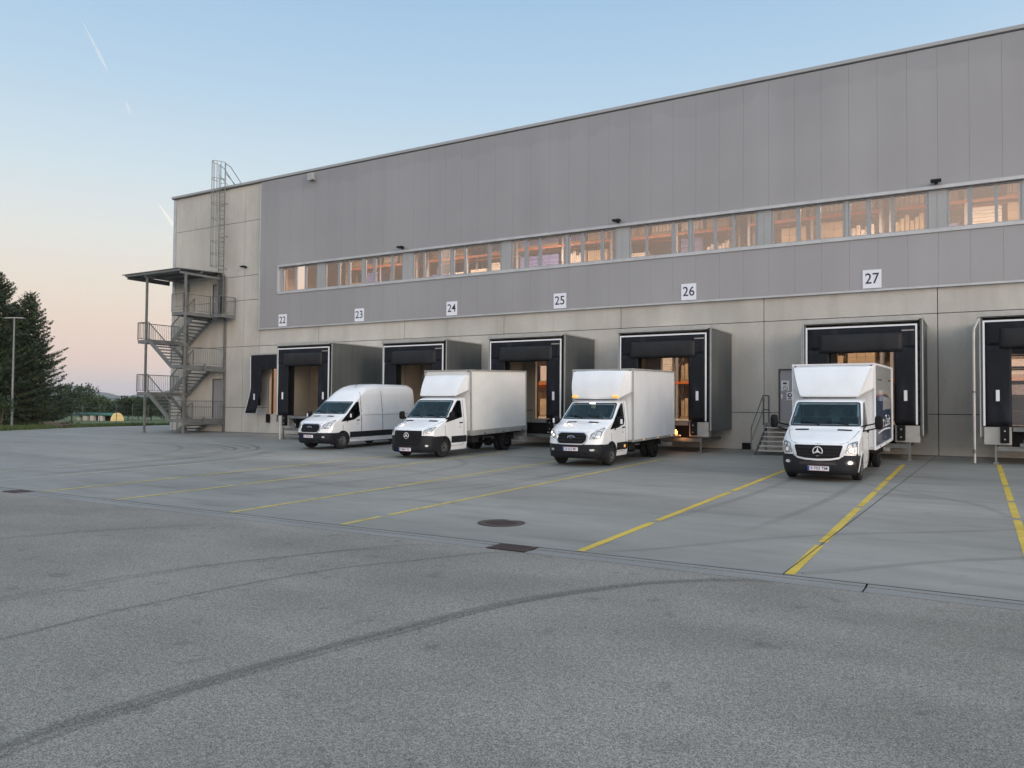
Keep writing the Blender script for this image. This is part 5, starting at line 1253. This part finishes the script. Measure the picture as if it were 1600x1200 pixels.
# older star truck with printed box
t = place('box_truck', 'white box truck with star emblem and navy printed box side, nearest the camera', 'truck', -3.44, -11.10)
build_van(t, SPR_OLD)
for s_ in (-1,1): wheel(t, s_*.80, 1.0, .33, .22, s_, -R_(2)); wheel(t, s_*.82, 5.25, .33, .21, s_, dual=True)
cargo_box(t, 2.52, 7.70, 1.09, .68, 3.06, M_WHITE, R_(.3), M_WHITEF, .07, None, True)
deflector(t, 1.80, 2.13, .72, 2.36, 2.97, 1.01, 2.51, 1.06, 2.36, 3.0, .06)
chassis(t, 2.4, 7.68, .68, 5.25)

# ------------------------------------------------------------------ beyond the yard: lamp post, fence, trees, tent, hills
def gpt(px, py, d=None, zoff=0.0):
    """ground spot seen in the photo, for laying out the far surroundings"""
    v = cr*((px-800)/FPX)+cd*((py-600)/FPX)+cf; v = v.normalized()
    h = Vector((v.x, v.y, 0)).normalized(); return CAM + h*d
t = thing('lamp_post', 'tall thin galvanised lamp post with a flat crossbar before the dark spruces', 'lamp post', (-57.4,-3.0,-.05))
mb = MB(); mb.tube([(0,0,0),(0,0,.25),(0,0,7.6)], [.13,.085,.055], 10); mb.build('pole', M_GALV, t, smooth=50)
ax = Vector((cr.x, cr.y, 0)).normalized()
mb = MB(); mb.bar(-ax*.62+Vector((0,0,7.62)), ax*.62+Vector((0,0,7.62)), .10, .05); mb.build('crossbar', M_GREYAL, t)
for s_ in (-1,1): mb = MB(); mb.bar(ax*s_*.35+Vector((0,0,7.58)), ax*s_*.75+Vector((0,0,7.58)), .22, .06); mb.build('lamp_head', M_GALV, t)
F0, F1 = gpt(-20,660,86), gpt(300,655,94)
fe = thing('wire_fence', 'thin wire mesh fence on slim posts along the grass', 'fence', (0,0,0))
nf = 12
for k in range(nf+1):
    p = F0.lerp(F1, k/nf); z0 = fz(p.x,p.y)
    mb = MB(); mb.tube([(p.x,p.y,z0-.2),(p.x,p.y,z0+2.0)], .035, 6); mb.build('fence_post', M_GALV, fe)
mb = MB()
for h in (.1,.5,.9,1.3,1.7,1.95):
    for k in range(nf): a_, b_ = F0.lerp(F1,k/nf), F0.lerp(F1,(k+1)/nf); mb.bar((a_.x,a_.y,fz(a_.x,a_.y)+h),(b_.x,b_.y,fz(b_.x,b_.y)+h),.012)
mb.build('wire', M_GALV, fe)
# pallets
pt = Vector((-54.0,-1.7,-.06)); random.seed(5)
for q in range(4):
    t = thing('wooden_pallet', 'weathered wooden pallet in the low pile at the grass edge', 'pallet', (pt.x+random.uniform(-.1,.1), pt.y+random.uniform(-.1,.1)+(0 if q < 3 else 1.3), pt.z+.02+.15*(q if q < 3 else 0)), .3+random.uniform(-.1,.1)+math.pi/2*0, 'pallets at the grass edge')
    mb = MB()
    for y in (-.5,0,.5): mb.box(-.6,.6,y-.05,y+.05,0,.09)
    mb.build('runner', mat('grey_wood',(.10,.085,.07),.9), t)
    mb = MB()
    for k in range(6): mb.box(-.6+k*.22,-.6+k*.22+.12,-.55,.55,.092,.12)
    mb.build('deck', mat('grey_wood2',(.13,.11,.09),.9), t)
# tunnel tent with a lit end
c = gpt(184,657,136); z0 = fz(c.x,c.y); d_ = -Vector((cr.x,cr.y,0)).normalized()*.96+Vector((cf.x,cf.y,0)).normalized()*.28; d_.normalize()
t = thing('polytunnel', 'low green polytunnel with glowing yellow end across the field', 'polytunnel', (c.x,c.y,z0), math.atan2(d_.y,d_.x))
arc = lambda r, a0=0, a1=math.pi, n=16: [(math.cos(a0+(a1-a0)*k/n)*r, math.sin(a0+(a1-a0)*k/n)*r) for k in range(n+1)]
mb = MB(); mb.grid([[(x,p[0],p[1]) for p in arc(1.25,.75)] for x in np.linspace(.25,8.2,8)]); o_ = mb.build('cover', M_GREEN, t, smooth=50); so_ = o_.modifiers.new('thick','SOLIDIFY'); so_.thickness = .04
mb = MB(); A_ = arc(1.28); mb.prism([(p[0],p[1]) for p in A_], 0, .2, 'yz'); mb.build('lit_end', M_DOME, t)
mb = MB(); mb.box(.3,8.1,-.95,-.90,0,1.0); mb.build('back_wall', M_JOINT, t)
for k, (x, w, h) in enumerate(((5.2,.9,.75),(3.9,.7,.9),(2.2,.8,.8),(6.6,.5,.5))):
    mb = MB(); mb.box(x,x+w,.2,.8,0,h); mb.build('stored_box', M_CREAM, t, bevel=.03)
# hills
random.seed(2)
def ridge(d0, h0, px0, px1, seed, nm, m, rough=1.0):
    mb = MB(); n = 90; rows = [[],[],[],[]]
    for k in range(n+1):
        px = px0+(px1-px0)*k/n; p = gpt(px,620,d0); f = p-CAM; f.z = 0; f.normalize()
        hh = h0*(.62+.55*mnoise.fractal((px*.012+seed,seed,0),1,2,5)*rough)
        hh *= min(1, (n-k)/10+.3, k/10+.3)
        for r_, (dd, kz) in enumerate(((-.30,0),(-.12,.55),(0,1),(.35,0))):
            q = p+f*d0*dd; rows[r_].append((q.x, q.y, -2.0+max(0,hh)*kz+ (1.0*mnoise.noise((px*.2,r_,seed)) if kz else -3)))
    mb.grid(rows); tag(mb.build(nm, m, smooth=60), kind='structure')
ridge(2600, 62, -500, 900, 3.1, 'hills', M_HILL); ridge(1500, 22, -500, 800, 8.4, 'hills', M_HILL)

def leaf_cloud(mb, c, rx, ry, rz, n, size, rng, flat=.6):
    for _ in range(n):
        while True:
            p = Vector((rng.uniform(-1,1),rng.uniform(-1,1),rng.uniform(-1,1)))
            if p.length < 1 and p.length > .25*rng.random(): break
        q = Vector((c[0]+p.x*rx, c[1]+p.y*ry, c[2]+p.z*rz)); s_ = size*rng.uniform(.6,1.4)
        a_ = Vector((rng.gauss(0,1),rng.gauss(0,1),rng.gauss(0,1)*flat)).normalized(); b_ = a_.orthogonal().normalized(); b_ = Matrix.Rotation(rng.uniform(0,6.28),3,a_) @ b_
        mb.add([q-b_*s_, q+a_*s_*.45, q+b_*s_, q-a_*s_*.45], [(0,1,2,3)])
def broadleaf(name, p, h, r, lab, rng, m=None, n=2600, size=.16, grp='bushes and trees beyond the fence'):
    t = thing(name, lab, 'tree' if h > 4 else 'bush', p, 0, grp)
    mb = MB(); hb = h*.25; mb.tube([(0,0,-.3),(.05,0,hb),(0,.1,h*.6)], [.09*h/4,.07*h/4,.03], 7)
    cl = []
    for k in range(11):
        a_ = rng.uniform(0,6.28); rr = r*rng.uniform(.2,.8); z = h*rng.uniform(.28,.86); rr *= 1.1-.6*abs(z/h-.5)
        c_ = (math.cos(a_)*rr, math.sin(a_)*rr, z); cl.append(c_); mb.tube([(0,0,hb*rng.uniform(.5,1.6)),(c_[0]*.5,c_[1]*.5,z*.8),c_], [.05*h/5,.03*h/5,.01], 5)
    mb.build('trunk', M_BARK, t, smooth=60)
    mb = MB()
    for c_ in cl:
        s_ = r*rng.uniform(.32,.55); leaf_cloud(mb, c_, s_, s_, s_*.75, n//11, size, rng)
    mb.build('crown', m or M_LEAF, t, recalc=False); return t
def spruce(p, H, R, lab, rng, seed=0):
    t = thing('spruce_tree', lab, 'tree', p, rng.uniform(0,6.28), 'dark spruces beside the yard')
    mb = MB(); mb.tube([(0,0,-.3),(0,0,H*.5),(0,0,H*.985)], [.26,.15,.02], 9); mb.build('trunk', M_BARK, t, smooth=60)
    mb = MB(); br = MB(); z = .5
    while z < H-.15:
        f = z/H; L = R*(1-f)**.74*(.80+.35*rng.random())+.12; nb = rng.randint(5,8) if f < .9 else 5; a0 = rng.uniform(0,6.28)
        for k in range(nb):
            a_ = a0+6.283*k/nb+rng.uniform(-.3,.3); l = L*rng.uniform(.62,1.12); dr = .26-.62*f+rng.uniform(-.05,.05)
            d2 = Vector((math.cos(a_),math.sin(a_),0)); side = Vector((-d2.y,d2.x,0)); pts = []
            for q in range(7):
                s_ = q/6; pts.append(d2*l*s_+Vector((0,0,z-l*dr*s_*1.3+l*.26*s_**2.6)))
            br.tube([pts[0],pts[3],pts[6]], [.03*(1-f)+.012,.02,.006], 4)
            n_ = max(4, int(l*11))
            for q in range(n_):
                s_ = .10+.90*(q+rng.random()*.6)/n_; i_ = min(5,int(s_*6)); P = pts[i_].lerp(pts[i_+1], s_*6-i_)
                for sg in (-1,1):
                    tl = (.18+.42*(1-s_))*min(1,l/1.6)*rng.uniform(.7,1.25); dv = (side*sg*rng.uniform(.5,1.0)+d2*rng.uniform(.3,.9)+Vector((0,0,rng.uniform(-.75,-.1)))).normalized()
                    w_ = dv.cross(Vector((rng.gauss(0,.4),rng.gauss(0,.4),1))).normalized()*rng.uniform(.045,.095)
                    e_ = P+dv*tl; mb.add([P-w_*.5, P+dv*tl*.5-w_, e_, P+dv*tl*.5+w_], [(0,1,2,3)])
                if rng.random() < .5:
                    tl = rng.uniform(.12,.34); w_ = d2*.06; mb.add([P-w_, P+w_, P+Vector((rng.uniform(-.05,.05),rng.uniform(-.05,.05),-tl))], [(0,1,2)])
        z += rng.uniform(.17,.30)*(1.0 if f < .8 else .7)
    br.build('branches', M_BARK, t, recalc=False); mb.build('crown', M_NEEDLE, t, recalc=False); return t
rng = random.Random(21)
p = gpt(42,660,72); spruce((p.x,p.y,fz(p.x,p.y)), 10.7, 3.9, 'dark spruce with ragged right side, standing out against the sky', rng)
p = gpt(-6,660,71); spruce((p.x,p.y,fz(p.x,p.y)), 11.9, 4.0, 'dark spruce half cut off by the left edge of the view', rng)
p = gpt(20,660,78); spruce((p.x,p.y,fz(p.x,p.y)), 10.4, 4.1, 'dark spruce filling the gap behind the two front spruces', rng)
p = gpt(-60,660,70); spruce((p.x,p.y,fz(p.x,p.y)), 12.6, 4.0, 'dark spruce farther along, outside the left edge', rng)
p = gpt(2,662,62); broadleaf('bush', (p.x,p.y,fz(p.x,p.y)), 2.4, 1.2, 'leafy bush at the foot of the lamp post by the left edge', rng, M_LEAF, 1500, .10)
for (px, d_, h, r, lab, m_) in ((112,140,5.6,3.6,'dense round bush tree just right of the spruces',M_LEAF),(134,150,4.4,3.2,'smaller dark bush behind the end of the fence',M_LEAF),
    (84,84,2.6,1.6,'low dark bush under the branches of the spruces',M_LEAF),(152,150,4.3,3.0,'mid green tree behind the polytunnel',M_LEAF2),(170,160,4.2,3.2,'broad pale green tree behind the polytunnel end',M_LEAF2),
    (200,150,4.0,3.0,'green tree left of the outer stair post',M_LEAF),(236,140,4.1,3.0,'green tree right of the outer stair post',M_LEAF),(216,165,4.4,3.2,'rounded tree directly behind the outer stair post',M_LEAF2),(256,150,4.3,3.0,'green tree beside the foot of the stairs',M_LEAF),(278,150,4.4,3.2,'green tree hidden behind the stair tower',M_LEAF)):
    p = gpt(px,650,d_); broadleaf('bush_tree', (p.x,p.y,fz(p.x,p.y)), h, r, lab, rng, m_, 2200, .15*d_/95)
mb = MB()
for k in range(150):
    px = rng.uniform(60,330); d_ = rng.uniform(230,420); p = gpt(px,640,d_); s_ = rng.uniform(1.5,2.7); leaf_cloud(mb, (p.x,p.y,fz(p.x,p.y)+s_*.8), s_*2.2, s_*2.2, s_, 130, .6, rng)
tag(mb.build('treeline', M_LEAF2, recalc=False), kind='stuff')
# condensation trails in the sky
def contrail(pa, pb, d0, w0, w1, lab, strength):
    m = bpy.data.materials.new('ice_trail'); m.use_nodes = True; T = m.node_tree; T.nodes.clear(); o = T.nodes.new('ShaderNodeOutputMaterial')
    em = T.nodes.new('ShaderNodeEmission'); em.inputs[0].default_value = (1.0,.95,.88,1); em.inputs[1].default_value = 1.0; tr = T.nodes.new('ShaderNodeBsdfTransparent'); mx = T.nodes.new('ShaderNodeMixShader')  # sunlit white of the trail put in as emission
    lw = T.nodes.new('ShaderNodeLayerWeight'); lw.inputs[0].default_value = .5; sb = T.nodes.new('ShaderNodeMath'); sb.operation = 'SUBTRACT'; sb.inputs[0].default_value = 1.0; T.links.new(lw.outputs['Facing'], sb.inputs[1])
    pw = T.nodes.new('ShaderNodeMath'); pw.operation = 'POWER'; pw.inputs[1].default_value = 2.2; T.links.new(sb.outputs[0], pw.inputs[0])
    tcn = T.nodes.new('ShaderNodeTexCoord'); nz = T.nodes.new('ShaderNodeTexNoise'); nz.inputs['Scale'].default_value = .02; T.links.new(tcn.outputs['Object'], nz.inputs['Vector'])
    m1 = T.nodes.new('ShaderNodeMath'); m1.operation = 'MULTIPLY'; T.links.new(pw.outputs[0], m1.inputs[0]); T.links.new(nz.outputs['Fac'], m1.inputs[1])
    m2_ = T.nodes.new('ShaderNodeMath'); m2_.operation = 'MULTIPLY'; m2_.inputs[1].default_value = strength; m2_.use_clamp = True; T.links.new(m1.outputs[0], m2_.inputs[0])
    T.links.new(m2_.outputs[0], mx.inputs[0]); T.links.new(tr.outputs[0], mx.inputs[1]); T.links.new(em.outputs[0], mx.inputs[2]); T.links.new(mx.outputs[0], o.inputs[0])
    def P(px, py): v = (cr*((px-800)/FPX)+cd*((py-600)/FPX)+cf); return CAM+v*d0
    A, B = P(*pa), P(*pb); mb = MB(); n = 14; k = d0/FPX
    mb.tube([A.lerp(B,i/n) for i in range(n+1)], [k*(w0+(w1-w0)*i/n)*min(1,.15+3*min(i,n-i)/n) for i in range(n+1)], 14)
    o_ = mb.build('contrail', m, smooth=80); tag(o_, lab, 'contrail', 'contrails in the sky'); o_.visible_shadow = True
contrail((128,32),(169,112), 6000, 1.2, 4.6, 'long faint contrail high up on the left of the sky', .42)
contrail((246,316),(300,392), 6000, 1.6, 6.5, 'short bright contrail touching the left corner of the warehouse', 1.2)

# ------------------------------------------------------------------ the air between here and the hills
mb = MB(); mb.box(-3300,3300,-3300,3300,-6.0,82.0)
hz = bpy.data.materials.new('air'); hz.use_nodes = True; T = hz.node_tree; T.nodes.clear(); o = T.nodes.new('ShaderNodeOutputMaterial'); pv = T.nodes.new('ShaderNodeVolumePrincipled')
pv.inputs['Color'].default_value = (.86,.91,1.0,1); pv.inputs['Density'].default_value = .00018; pv.inputs['Anisotropy'].default_value = .2
T.links.new(pv.outputs[0], o.inputs['Volume'])
tag(mb.build('haze', hz), kind='stuff')
contrail((196,156),(204,180), 6000, 2.0, 4.0, 'tiny faint smudge of contrail below the long one', .30)
